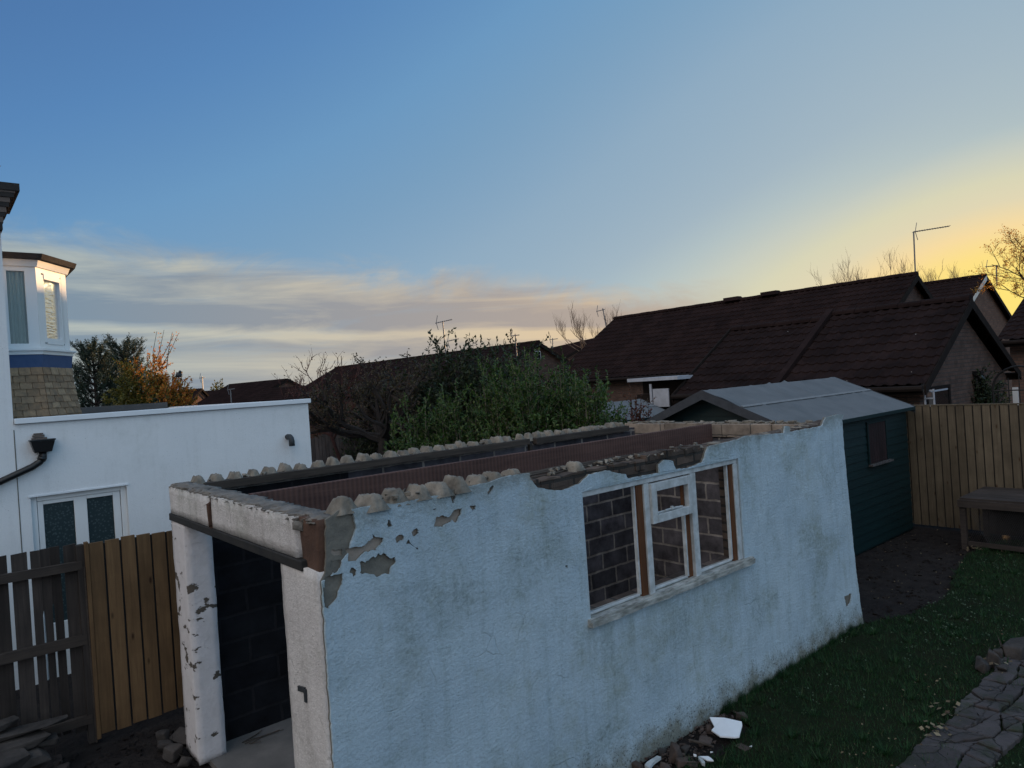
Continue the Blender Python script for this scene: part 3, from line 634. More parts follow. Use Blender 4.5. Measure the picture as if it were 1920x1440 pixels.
for i in range(150):
    yy = R.choice((.02, .10, .16, 2.58, 2.64, 2.70)); x = R.uniform(.1, 5.4) if yy > 1 else R.uniform(.1, 3.4); s_ = R.uniform(.006, .022)
    cm.rock((x, yy+R.uniform(-.03, .03), (2.115 if yy > 1 else (2.17 if x < 1.35 else 2.135))+s_*.4), (s_*1.2, s_, s_*.7), i+4000, n=9)
tag(cm.build('mortar_crumbs', M['mortar'], gar), kind='stuff')
fl = MB()
lumps(fl, .13, 1.36, .095, 2.192, .11, None, 3, .032)
for (px, py, rx, rz) in ((1083, 866, .07, .06), (1237, 848, .06, .07), (1262, 846, .07, .055), (1285, 840, .06, .05), (1310, 832, .07, .045), (1345, 826, .08, .035), (1440, 808, .06, .03), (1458, 806, .05, .03), (1478, 800, .05, .03), (1497, 797, .06, .045), (1513, 795, .05, .045), (1531, 792, .06, .05), (1558, 782, .05, .03), (1418, 812, .05, .03)):
    q = aty(px, py+6, .08); lump(fl, q.x, .115, q.z-rz*.9, rx, .075, rz*1.25, px*.37, .008)
fl.build_split('mortar_lump', M['mortar'], gar, smooth=True)
wp = MB(); prev = None
for k, (a, b) in enumerate(((1.30, 2.72),)):
    pts = [(a+(b-a)*i/14, .10+.01*fnoise(i*1.3, 2), 2.135+.008*fnoise(i*.9, 3)) for i in range(15)]
    for (dy, dz, r_) in ((.05, 0, .010), (.075, .006, .014), (.03, -.012, .007)): wp.tube([(p[0], p[1]+dy, p[2]+dz+.006*fnoise(p[0]*8, dy*50)) for p in pts], r_, r_*.8, 6)
wp.box(.15, 1.4, .19, .245, 2.03, 2.10); wp.box(2.7, 5.45, .19, .245, 2.03, 2.10)
wp.build_split('splintered_timber', M['plate'], gar)
# back wall
bw = MB(); bw.box(.2, 5.48, 2.57, 2.74, 0, 2.07, 0); bk = bw.build('back_wall', M['block'], gar)
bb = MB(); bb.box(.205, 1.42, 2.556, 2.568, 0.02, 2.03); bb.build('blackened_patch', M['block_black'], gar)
pl = MB(); pl.box(.16, 3.60, 2.50, 2.60, 2.055, 2.115); pl.box(3.70, 5.28, 2.50, 2.60, 2.045, 2.11); pl.box(3.62, 3.66, 2.53, 2.565, 1.85, 2.06); pl.build_split('wall_plate', M['plate'], gar)
bl = MB(); lumps(bl, .14, 3.5, 2.64, 2.14, .10, None, 60, .045); lumps(bl, 3.88, 5.25, 2.64, 2.13, .10, None, 90, .040)
for i, x in enumerate((3.56, 3.68, 3.80)): lump(bl, x, 2.62, 2.10, .05, .06, .07, i+200)
bl.build_split('mortar_lump', M['mortar'], gar, smooth=True)
# far end wall with a pale top course
fe = MB(); fe.box(5.48, 5.66, .2, 2.74, 0, 1.955, 0); fe.build('end_wall', M['block_y'], gar)
ft = MB(); y = .12
for ln in (.55, .62, .18, .62, .62, .15):
    y1 = min(y+ln, 2.74); ft.box(5.465+R.uniform(-.006, .004), 5.64, y+.004, y1-.004, 1.965, 2.118+R.uniform(-.008, .008)); y = y1
ft.build_split('coping_block', M['block_tan'], gar, bevel=.008)
fc = MB()
for i in range(60):
    y = .1+2.62*i/60; fc.rock((5.56+R.uniform(-.06, .05), y, 2.12+R.uniform(-.008, .015)), (.05*R.uniform(.6, 1.2), .045, .020), i+300, n=10)
fc.build('broken_coping', M['mortar'], gar)
# near end wall with the doorway
JL = 2.36; JR = .50
def wallblock(name, x0, x1, y0, y1, z0, z1, m_, seed, amp=.012, cell=.05):
    mb = MB(); nx, ny, nz = max(2, int((x1-x0)/cell)), max(2, int((y1-y0)/cell)), max(2, int((z1-z0)/cell)); idx = {}
    def vid(i, j, k):
        if (i, j, k) not in idx:
            p = Vector((x0+(x1-x0)*i/nx, y0+(y1-y0)*j/ny, z0+(z1-z0)*k/nz)); ce = Vector(((x0+x1)/2, (y0+y1)/2, p.z))
            on = sum((i in (0, nx), j in (0, ny), k in (0, nz)))
            d = Vector([noise.noise(p*4+Vector((seed+q*9, 0, 0)))+.6*noise.noise(p*13+Vector((seed+q*9, 5, 0))) for q in range(3)])*amp
            if on > 1: d += (ce-p)*Vector((1, 1, 0)).length*0 + (Vector(((x0+x1)/2, (y0+y1)/2, (z0+z1)/2))-p).normalized()*.005
            if k == 0 or (k == nz): d.z = 0
            idx[(i, j, k)] = len(mb.v); mb.v.append(tuple(p+d))
        return idx[(i, j, k)]
    def face(a, b, fix, dim, flip):
        for i in range(a):
            for j in range(b):
                q = [(i, j), (i+1, j), (i+1, j+1), (i, j+1)]
                if flip: q = q[::-1]
                ids = []
                for (u, v) in q:
                    t = [u, v]; t.insert(dim, fix); ids.append(vid(*t))
                mb.f.append(tuple(ids)); mb.m.append(0)
    face(ny, nz, 0, 0, True); face(ny, nz, nx, 0, False); face(nx, nz, 0, 1, False); face(nx, nz, ny, 1, True); face(nx, ny, 0, 2, True); face(nx, ny, nz, 2, False)
    return mb.build(name, m_, gar, smooth=True)
m_, n_, bs = mat('flaking white paint on brick'); p = pos(n_)
fl_ = n_.math('ADD', n_.noise(n_.scale(p, (1, 1, 1.5)), 6.5, 7, .62), n_.math('MULTIPLY', n_.ramp(n_.noise(n_.scale(p, (.6, .6, 3.6)), 2.2, 4, .6), [(.4, 0), (.7, 1)]), .12))
mask = n_.ramp(fl_, [(.650, 0), (.665, 1)])
vor = n_.ramp(n_.noise(p, 9, 6, .7), [(.3, 0), (.7, 1)])
col = n_.mix(n_.math('MULTIPLY', vor, .45), (.66, .63, .64), (.42, .40, .39)); col = n_.mix(mask, col, (.09, .075, .06))
n_.set(bs.inputs['Base Color'], col); bs.inputs['Roughness'].default_value = .85
bump(n_, bs, n_.math('SUBTRACT', n_.math('MULTIPLY', n_.noise(p, 24, 6, .65), .8), n_.math('MULTIPLY', mask, .9)), .7, .014); M['flake'] = m_
wallblock('door_jamb', -.01, .19, JL, 2.705, .02, 1.86, M['flake'], 1, .0045)
wallblock('door_jamb', -.012, .19, .024, JR, 0, 1.86, M['paint_end'], 2, .0035)
wallblock('lintel', -.012, .17, .27, 1.66, 1.90, 2.115, M['paint_end'], 3, .005)
wallblock('lintel', -.014, .17, 1.69, 2.70, 1.90, 2.105, M['paint_end'], 4, .005)
q = MB(); q.box(-.008, .12, 1.655, 1.70, 1.90, 2.10); q.rock((-.008, 1.675, 2.0), (.012, .03, .1), 5); q.rock((-.004, 1.68, 1.93), (.012, .022, .06), 6); q.build('lintel_joint', M['rust_brick'], gar)
st_ = MB(); st_.box(-.022, .14, .20, 2.715, 1.842, 1.897); st_.build('steel_beam', M['black_steel'], gar, bevel=.006)
wallblock('corner_brick', .006, .15, .03, .262, 1.845, 2.12, M['rust_brick'], 7, .012, .03)
cp_ = MB()
for i in range(30):
    y = .10+2.57*i/29; cp_.blob((.085+.01*fnoise(y*3, 1), y, 2.108+.006*fnoise(y*6, 3)), .088, .075, .022, i, .30, 2.6, 3, None)
cp_.rock((-.005, .235, 2.075), (.018, .035, .03), 77)
cp_.build('mortar_cap', M['mortar_d'], gar, smooth=True)
hk = MB(); hk.obox((-.016, .31, 1.20), (.006, 0, 0), (0, .045, -.008), (0, 0, .014)); hk.obox((-.018, .262, 1.18), (.006, 0, 0), (0, .012, 0), (0, 0, .034)); hk.build('door_catch', M['ventgrey'], gar)
for o in gar.children:
    if o.name.split('.')[0] in ('door_jamb', 'lintel', 'lintel_joint', 'steel_beam', 'corner_brick', 'mortar_cap', 'door_catch'): o.location.x = -.045
fs_ = MB(); fs_.box(.02, 5.47, .205, 2.555, -.02, .035); fs_.build('floor_slab', M['concrete'], gar)
rbm = MB(); rbm.obox(((.11+5.40)/2, 1.395, 2.005), (2.645, .0, 0), (0, .026, 0), (0, 0, .122)); rbm.build('roof_beam', M['beam'], gar, bevel=.006)
# window without glass
wi = MB(); yf0, yf1 = .012, .085
wi.box(WX0, WX1, yf0, yf1, 1.945, WZ1); wi.box(WX0, WX0+.012, yf0, yf1, WZ0, 1.943)
wi.box(3.655, WX1, yf0, yf1, WZ0, 1.943)
winp = wi.build('window', M['win_white'], gar, bevel=.003)
def wsub(name, boxes, m_):
    b_ = MB()
    for bx in boxes: b_.box(*bx)
    return b_.build_split(name, m_, winp, bevel=.002)
wsub('mullion', [(2.475, 2.535, yf0-.004, .075, WZ0, 1.943)], M['win_white'])
wsub('mullion', [(3.045, 3.115, yf0-.004, .075, WZ0, 1.943)], M['win_white'])
wsub('sash', [(2.538, 2.60, -.012, .03, 1.64, 1.935), (2.985, 3.042, -.012, .03, 1.64, 1.935), (2.602, 2.983, -.012, .03, 1.875, 1.935), (2.602, 2.983, -.012, .03, 1.64, 1.70)], M['win_white'])
wsub('stay_bar', [(2.70, 2.86, -.006, .006, 1.712, 1.722), (2.77, 2.79, -.012, .006, 1.71, 1.735)], M['win_white'])
wsub('bare_reveal', [(2.405, 2.472, .02, .062, WZ0, 1.94), (2.985, 3.043, .035, .064, WZ0, 1.63), (3.60, 3.653, .02, .066, WZ0, 1.94), (2.958, 2.983, .032, .05, 1.70, 1.872)], M['win_orange'])
wsub('glazing_bead', [(2.388, 2.404, .03, .058, WZ0+.02, 1.94), (2.965, 2.984, .03, .058, WZ0+.02, 1.63), (3.58, 3.599, .03, .058, WZ0+.02, 1.94),
   (1.845, 2.386, .03, .05, WZ0+.012, WZ0+.026), (2.537, 2.963, .03, .05, WZ0+.012, WZ0+.026), (3.117, 3.578, .03, .05, WZ0+.012, WZ0+.026), (2.605, 2.94, .012, .03, 1.702, 1.712)], M['win_white'])
b_ = MB(); n = 40
for i in range(n):                                                            # weathered sill with split edges
    x0, x1 = 1.80+2.03*i/n, 1.80+2.03*(i+1)/n
for k, (za, zb, ya) in enumerate(((1.083, 1.118, -.045), (1.119, 1.134, -.028))):
    vs = []
    for i in range(n+1):
        x = 1.80+2.02*i/n; e = .006*fnoise(x*9, k*3)+.004*fnoise(x*30, k)
        vs += [(x, ya+e, za+e*.6), (x, ya+e*.7, zb+e*.5), (x, .11, zb+.004), (x, .11, za)]
    b_.add(vs, [(i*4+j, i*4+(j+1) % 4, (i+1)*4+(j+1) % 4, (i+1)*4+j) for i in range(n) for j in range(4)]+[(0, 3, 2, 1), (n*4, n*4+1, n*4+2, n*4+3)])
b_.build('sill', M['sill'], winp)

# ------------------------------------------------------------------ white house with flat extension, left
HY = 5.43; XE = 2.36
ho = thing('white_house', (-.8, HY, 0), 'white rendered house with flat roofed extension, glazed door and canted bay window', 'house')
DX0, DX1, DZ1 = -.70, .185, 1.895
xb0 = -6.0
Vh, Fh = sheet([Vector(p) for p in ((xb0, -.4), (XE, -.4), (XE, 2.655), (-.80, 2.655), (-.80, 4.98), (xb0, 4.98))], [[Vector(p) for p in ((DX0, -.1), (DX1, -.1), (DX1, DZ1), (DX0, DZ1))]], .5)
hb = MB(); slab_sheet(hb, Vh, Fh, lambda a, z: (a, HY, z), lambda a, z: (a, HY+.28, z))
hb.box(XE-.28, XE, HY+.281, 11.5, -.4, 2.655); hb.box(-1.08, -.80, HY+.281, 12, 2.0, 4.98); hb.box(-.79, XE-.29, HY+.6, 11.5, 2.40, 2.60)
hb.build('wall', M['render_white'], ho)
cj = MB(); cj.box(-.806, -.797, HY-.003, HY, -.3, 2.6); cj.build('movement_joint', M['undercoat'], ho)
tr = MB(); tr.box(-.795, XE+.03, HY-.035, HY+.30, 2.658, 2.715); tr.box(XE-.28, XE+.03, HY+.302, 11.5, 2.658, 2.712); tr.build('parapet_trim', M['trim_white'], ho, bevel=.006)
fr_ = MB(); fr_.box(-.79, XE-.285, HY+.302, 11.4, 2.604, 2.66); fr_.box(-.2, XE-.3, 11.0, 11.3, 2.62, 2.81); fr_.build('flat_roof', M['capping'], ho)
# bay window
P0, P1, P2, P3 = Vector((-.80, 5.88)), Vector((-.475, 5.88)), Vector((-.135, 6.32)), Vector((-.135, 7.6))
ring = [P0, P1, P2, P3]
def ringpts(off, z):
    # offset the chain outward by off
    n1, n2, n3 = Vector((0, -1)), Vector(((P2-P1).y, -(P2-P1).x)).normalized(), Vector((1, 0))
    def isect(a, da, b, db):
        t = ((b-a).x*db.y-(b-a).y*db.x)/(da.x*db.y-da.y*db.x); return a+da*t
    d1, d2, d3 = P1-P0, P2-P1, P3-P2
    a = P0+n1*off; b = isect(P0+n1*off, d1, P1+n2*off, d2); c = isect(P1+n2*off, d2, P2+n3*off, d3); d = P3+n3*off
    return [Vector((q.x, q.y, z)) for q in (a, b, c, d)]
def band(mb, o0, z0, o1, z1, th=.06, mi=0):
    A, B, C, D = ringpts(o0, z0), ringpts(o1, z1), ringpts(o1-th, z1), ringpts(o0-th, z0)
    for i in range(3): mb.add([A[i], A[i+1], B[i+1], B[i], D[i], D[i+1], C[i+1], C[i]], [(0,1,2,3),(3,2,6,7),(7,6,5,4),(4,5,1,0),(0,3,7,4),(1,5,6,2)], mi)
bayw = MB(); band(bayw, .03, 3.40, .03, 3.44, .2); band(bayw, .06, 3.44, .06, 3.462, .3)
band(bayw, 0, 3.463, 0, 3.52); band(bayw, 0, 4.31, 0, 4.36); band(bayw, .025, 4.36, .05, 4.43, .2)
def post(mb, A, B, t, w_, z0, z1):
    d = (B-A).normalized(); nrm = Vector((d.y, -d.x)); c = A+d*t
    mb.obox((c.x-nrm.x*.03, c.y-nrm.y*.03, (z0+z1)/2), (d.x*w_/2, d.y*w_/2, 0), (nrm.x*.032, nrm.y*.032, 0), (0, 0, (z1-z0)/2))
L1, L2 = (P1-P0).length, (P2-P1).length
post(bayw, P0, P1, .03, .06, 3.47, 4.34); post(bayw, P0, P1, L1-.052, .10, 3.47, 4.34)
post(bayw, P1, P2, .045, .09, 3.47, 4.34); post(bayw, P1, P2, L2-.05, .10, 3.47, 4.34); post(bayw, P2, P3, .06, .1, 3.47, 4.34); post(bayw, P2, P3, 1.2, .1, 3.47, 4.34)
bay = bayw.build('bay_window', M['upvc'], ho)
def pane(A, B, t0, t1, z0, z1, m_, back=.03, nm='pane'):
    d = (B-A).normalized(); nrm = Vector((d.y, -d.x)); a, b = A+d*t0-nrm*back, A+d*t1-nrm*back; q = nrm*.006
    mb = MB(); mb.prism([(a.x, a.y, z0), (b.x, b.y, z0), (b.x, b.y, z1), (a.x, a.y, z1)], (-q.x, -q.y, 0)); return mb.build(nm, m_, bay)
pane(P0, P1, .06, L1-.1, 3.52, 4.31, M['glass']); pane(P1, P2, .13, L2-.12, 3.58, 4.25, M['glass_ripple'])
sash = MB()
for t in (.11, L2-.11): post(sash, P1, P2, t, .04, 3.54, 4.29)
dd = (P2-P1).normalized(); nn = Vector((dd.y, -dd.x)); cc = P1+dd*(L2/2)
for z in (3.553, 4.277): sash.obox((cc.x-nn.x*.02, cc.y-nn.y*.02, z), (dd.x*(L2/2-.13), dd.y*(L2/2-.13), 0), (nn.x*.03, nn.y*.03, 0), (0, 0, .032))
sash.build('sash', M['upvc'], bay)
cu = MB(); vs = []
for i in range(61):
    t = i/60; x = P0.x+.02+(L1-.04)*t; y = P0.y+.10+.030*math.sin(t*46+2.5*fnoise(t*6, 1))
    vs += [(x, y, 3.47), (x, y-.01, 4.33)]
cu.add(vs, [(i*2, i*2+2, i*2+3, i*2+1) for i in range(60)]); cu.build('curtain', M['curtain'], bay, smooth=True)
bl_ = MB(); a, b = P1+dd*.05-nn*.12, P1+dd*(L2-.04)-nn*.12
for k in range(14):
    z0 = 3.5+k*.058; bl_.add([(a.x, a.y, z0), (b.x, b.y, z0), (b.x-nn.x*.012, b.y-nn.y*.012, z0+.056), (a.x-nn.x*.012, a.y-nn.y*.012, z0+.056)], [(0, 1, 2, 3)])
bl_.build('blind', M['curtain'], bay)
rf = MB(); band(rf, .10, 4.432, .12, 4.49, .35); A, B = ringpts(.12, 4.49), ringpts(-.25, 4.535)
for i in range(3): rf.add([A[i], A[i+1], B[i+1], B[i]], [(0, 1, 2, 3)])
B = ringpts(-.25, 4.535); rf.add([*B, (-.8, 7.6, 4.535)], [(0, 1, 2, 3, 4)])
rf.build('bay_roof', M['bay_roof'], ho)
bf = MB(); band(bf, .005, 3.255, .02, 3.398, .1); bf.build('lead_flashing', M['bluelead'], ho)
m_, n_, bs = mat('stone brown hung tile'); ii = island(n_)
n_.set(bs.inputs['Base Color'], n_.mix(n_.ramp(n_.noise(pos(n_), 18, 5, .65), [(.3, 0), (.7, .7)]), n_.ramp(ii, [(0, (.27, .165, .09)), (.5, (.38, .24, .135)), (1, (.47, .31, .18))]), (.10, .08, .06))); bs.inputs['Roughness'].default_value = .9
bump(n_, bs, n_.noise(pos(n_), 40, 5, .6), .5, .006); M['hung'] = m_
sk = MB(); band(sk, -.02, 2.66, -.03, 3.26, .1, 0); Z0, Z1, nr = 2.665, 3.26, 8
for r_ in range(nr):
    z1 = Z1-(Z1-Z0)*r_/nr; z0 = Z1-(Z1-Z0)*(r_+1)/nr-.012
    ot = .006+.075*(r_/nr)**1.5; ob = .018+.075*((r_+1)/nr)**1.5; T_, B_ = ringpts(ot, z1), ringpts(ob, z0); Bi = ringpts(ob-.014, z0)
    for i in range(3):
        nt_ = (3, 4, 8)[i]; off = .5*(r_ % 2)/nt_
        cuts = [0]+[c for c in [(k+(.5 if r_ % 2 else 1))/nt_ for k in range(nt_)] if c < .98]+[1]
        for c0, c1 in zip(cuts, cuts[1:]):
            g_ = .008; c0 += g_; c1 -= g_; dz = R.uniform(-.006, .006); dz_ = Vector((0, 0, dz))
            q = [B_[i].lerp(B_[i+1], c0)+dz_, B_[i].lerp(B_[i+1], c1)+dz_, T_[i].lerp(T_[i+1], c1), T_[i].lerp(T_[i+1], c0)]
            e = [Bi[i].lerp(Bi[i+1], c0)+dz_, Bi[i].lerp(Bi[i+1], c1)+dz_]
            sk.add(q+e, [(0, 1, 2, 3), (4, 5, 1, 0), (1, 5, 2), (0, 3, 4)])
sk.build('tile_hung_skirt', M['hung'], ho)
# eaves at the top of the tall wall
ev = MB(); z = 5.10
for k, (o_, h_, mi) in enumerate(((.17, .075, 0), (.13, .02, 1), (.12, .045, 0), (.085, .05, 1), (.075, .045, 0), (.05, .055, 1), (.04, .04, 0), (.02, .06, 1), (.012, .07, 0))):
    ev.box(xb0, -.80+o_, HY-.10-o_*.3, HY+.9, z-h_, z, mi); z -= h_+.0015
ev.build('eaves_cornice', [M['cornice'], M['cornice_l']], ho)
ep = MB(); ep.prism([(xb0, HY+.02, 5.101), (-.83, HY+.02, 5.101), (-.815, HY+.02, 5.18), (-.84, HY+.02, 5.28), (xb0, HY+.02, 5.30)], (0, .7, 0))
ep.tube([(-.85, HY+.03, 5.27), (-.81, HY+.03, 5.30), (-.76, HY+.03, 5.31)], .012, .004)
ep.build('verge_tile', M['chimpot'], ho)
# door
dr = MB(); yd = HY+.05
dr.box(DX0, DX0+.055, yd, yd+.07, -.1, DZ1); dr.box(DX1-.055, DX1, yd, yd+.07, -.1, DZ1); dr.box(DX0+.057, DX1-.057, yd, yd+.07, DZ1-.055, DZ1)
dx = [DX0+.06, -.59, -.315, -.195, .055, DX1-.06]
dr.box(dx[0], dx[1], yd+.012, yd+.06, -.1, DZ1-.058); dr.box(dx[2], dx[3], yd+.012, yd+.06, -.1, DZ1-.058); dr.box(dx[4], dx[5], yd+.012, yd+.06, -.1, DZ1-.058)
dr.box(dx[1], dx[2], yd+.012, yd+.06, 1.80, DZ1-.058); dr.box(dx[3], dx[4], yd+.012, yd+.06, 1.80, DZ1-.058)
dr.box(dx[1], dx[2], yd+.012, yd+.06, -.1, .55); dr.box(dx[3], dx[4], yd+.012, yd+.06, -.1, .55)
door = dr.build('door', M['upvc'], ho, bevel=.004)
for a, b in ((1, 2), (3, 4)):
    q = MB(); q.box(dx[a]+.001, dx[b]-.001, yd+.03, yd+.045, .551, 1.799); q.build('pane', M['obscure'], door)
dj = MB(); dj.box(DX0-.02, DX1+.02, HY-.012, HY-.001, DZ1+.001, DZ1+.018); dj.build('drip_bead', M['trim_white'], ho)
# hopper, downpipe, vent
hp = MB(); hx, hz = -.575, 2.47
hp.add([(hx-.105, HY-.14, hz), (hx+.105, HY-.14, hz), (hx+.105, HY-.004, hz), (hx-.105, HY-.004, hz), (hx-.075, HY-.12, hz-.115), (hx+.075, HY-.12, hz-.115), (hx+.075, HY-.004, hz-.115), (hx-.075, HY-.004, hz-.115)],
       [(0,1,2,3),(4,7,6,5),(0,4,5,1),(1,5,6,2),(2,6,7,3),(3,7,4,0)]); hp.box(hx-.112, hx+.112, HY-.148, HY-.003, hz+.001, hz+.016)
hop = hp.build('rainwater_hopper', M['blackplastic'], ho, bevel=.004)
q = MB(); q.tube([(hx, HY-.06, hz-.11), (hx, HY-.06, hz-.17), (hx-.03, HY-.06, hz-.215), (hx-.10, HY-.06, hz-.26), (hx-1.6, HY-.06, hz-.88)], .034, .034, 12); q.tube([(hx+.0, HY-.06, hz-.165), (hx-.022, HY-.06, hz-.20)], .042, .042, 12); q.build('downpipe', M['blackplastic'], ho, smooth=True)
q = MB(); q.box(hx-.085, hx+.045, HY-.07, HY-.002, hz+.017, hz+.034); q.box(hx-.075, hx+.025, HY-.06, HY-.002, hz+.04, hz+.062); q.box(hx-.065, hx+.015, HY-.05, HY-.002, hz+.066, hz+.08); q.build('outlet_ledge', M['cornice_l'], ho)
q = MB(); q.tube([(2.055, HY, 2.245), (2.055, HY-.07, 2.245), (2.057, HY-.105, 2.225), (2.06, HY-.11, 2.19), (2.06, HY-.11, 2.13)], .036, .036, 14); q.build('vent_elbow', M['ventgrey'], ho, smooth=True)

# ------------------------------------------------------------------ fences
of = thing('old_fence', (-.9, 3.5, 0), 'weathered grey picket fence with gaps, leaning in front of white house door', 'fence')
b_ = MB(); x = -.60; gaps = []
wds = [.085, .20, .105, .10, .095, .11, .10, .12, .10, .11, .1, .1, .11, .1, .1, .1, .1]
for i, wd in enumerate(wds):
    x0 = x-wd; lean = .012*fnoise(i*2.1, 3); zt = 1.655+.02*fnoise(i*1.7, 1); y0 = 3.52+.004*R.random()
    if i == 1:
        for k in range(3):
            xa, xb = x0+wd*k/3, x0+wd*(k+1)/3; g0, g1 = (.007 if k else 0), (.007 if k < 2 else 0)
            b_.prism([(xa+g0*1.3, y0, .12), (xb-g1*1.3, y0, .12), (xb-g1, y0, 1.12+.05*k), (xb-.0006, y0, 1.16+.05*k), (xb-.0006, y0, zt+.004*k), (xa+.0006, y0, zt+.004*k), (xa+.0006, y0, 1.11+.05*k), (xa+g0, y0, 1.07+.05*k)], (0, .018, 0))
    else: b_.add([(x0, y0, .10+.05*R.random()), (x, y0, .12), (x+lean, y0, zt), (x0+lean, y0, zt-.006)], [(0, 1, 2, 3)]); b_.prism([(x0, y0+.001, .1), (x, y0+.001, .1), (x+lean, y0+.001, zt), (x0+lean, y0+.001, zt-.006)], (0, .018, 0))
    x = x0-.026*R.uniform(.75, 1.15)
b_.build('board_panel', M['old_fence'], of)
for z, h_ in ((1.475, .07), (.86, .08), (.20, .07)):
    q = MB(); q.prism([(-2.6, 3.47, z-h_/2+.02), (-.565, 3.47, z-h_/2), (-.565, 3.47, z+h_/2), (-2.6, 3.47, z+h_/2+.02)], (0, .046, 0)); q.build('rail', M['old_rail'], of)
q = MB(); q.box(-.60, -.545, 3.475, 3.55, 0, 1.64); q.build('post', M['old_fence'], of)
q = MB(); q.tube([(-.548, 3.465, 0), (-.55, 3.465, .9), (-.552, 3.467, 1.46)], .008, .008, 6); q.build('cable', M['old_rail'], of)
nf = thing('board_fence', (-.1, 3.45, 0), 'fresh brown board fence panel between grey pickets and garage', 'fence')
b_ = MB(); x = -.515
for i in range(14):
    b_.box(x, x+.104, 3.44+.003*R.random(), 3.46, .05+.02*R.random(), 1.655+.012*R.uniform(-1, 1)-.004*i); x += .104+.016
b_.build('board_panel', M['new_fence'], nf, bevel=.002)
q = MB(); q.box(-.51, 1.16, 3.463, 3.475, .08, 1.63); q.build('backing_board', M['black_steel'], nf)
q = MB(); q.box(-.545, -.518, 3.435, 3.50, .03, 1.66); q.build('post', M['new_fence'], nf)
ff = thing('tall_fence', (10.67, -1.5, 0), 'tan vertical board fence beside the green shed', 'fence')
b_ = MB(); y = 1.36; i = 0
while y > -7:
    b_.box(10.67, 10.688+.003*R.random(), y-.100, y, .03, 1.945+.008*fnoise(y*2, 2)); y -= .1165; i += 1
b_.build('board_panel', M['far_fence'], ff, bevel=.002)
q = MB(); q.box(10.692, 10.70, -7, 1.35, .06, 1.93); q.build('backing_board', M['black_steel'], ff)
q = MB(); q.box(10.66, 10.71, -7, 1.36, 1.947, 1.962); q.build('capping_rail', M['far_fence'], ff)
gf = thing('grey_fence', (4.9, 9.6, 0), 'old grey close-board fence with arched top behind the bare apple tree', 'fence')
b_ = MB()
for i in range(26):
    t = i/25; px = 560+165*t; c = at(px, 820, 14.2); d = Vector((.745, -.667, 0)); zt = 1.78+.22*math.sin(PI*min(1, max(0, t*1.05)))
    b_.obox((c.x, c.y, zt/2), d*.032, (-d.y*.009, d.x*.009, 0), (0, 0, zt/2))
b_.build('board_panel', M['grey_fence'], gf)
gw = thing('brick_wall', (5.8, 9.0, 0), 'low buff brick garden wall between bare tree and green bushes', 'wall')
q = MB(); c = at(760, 800, 15.2); d = Vector((.745, -.667, 0)); q.obox((c.x, c.y, 1.0), d*.75, (-d.y*.1, d.x*.1, 0), (0, 0, 1.0)); q.build('brickwork', M['buff_brick'], gw)
q = MB(); q.obox((c.x, c.y, 2.02), d*.78, (-d.y*.13, d.x*.13, 0), (0, 0, .02)); q.build('coping', M['concrete'], gw)

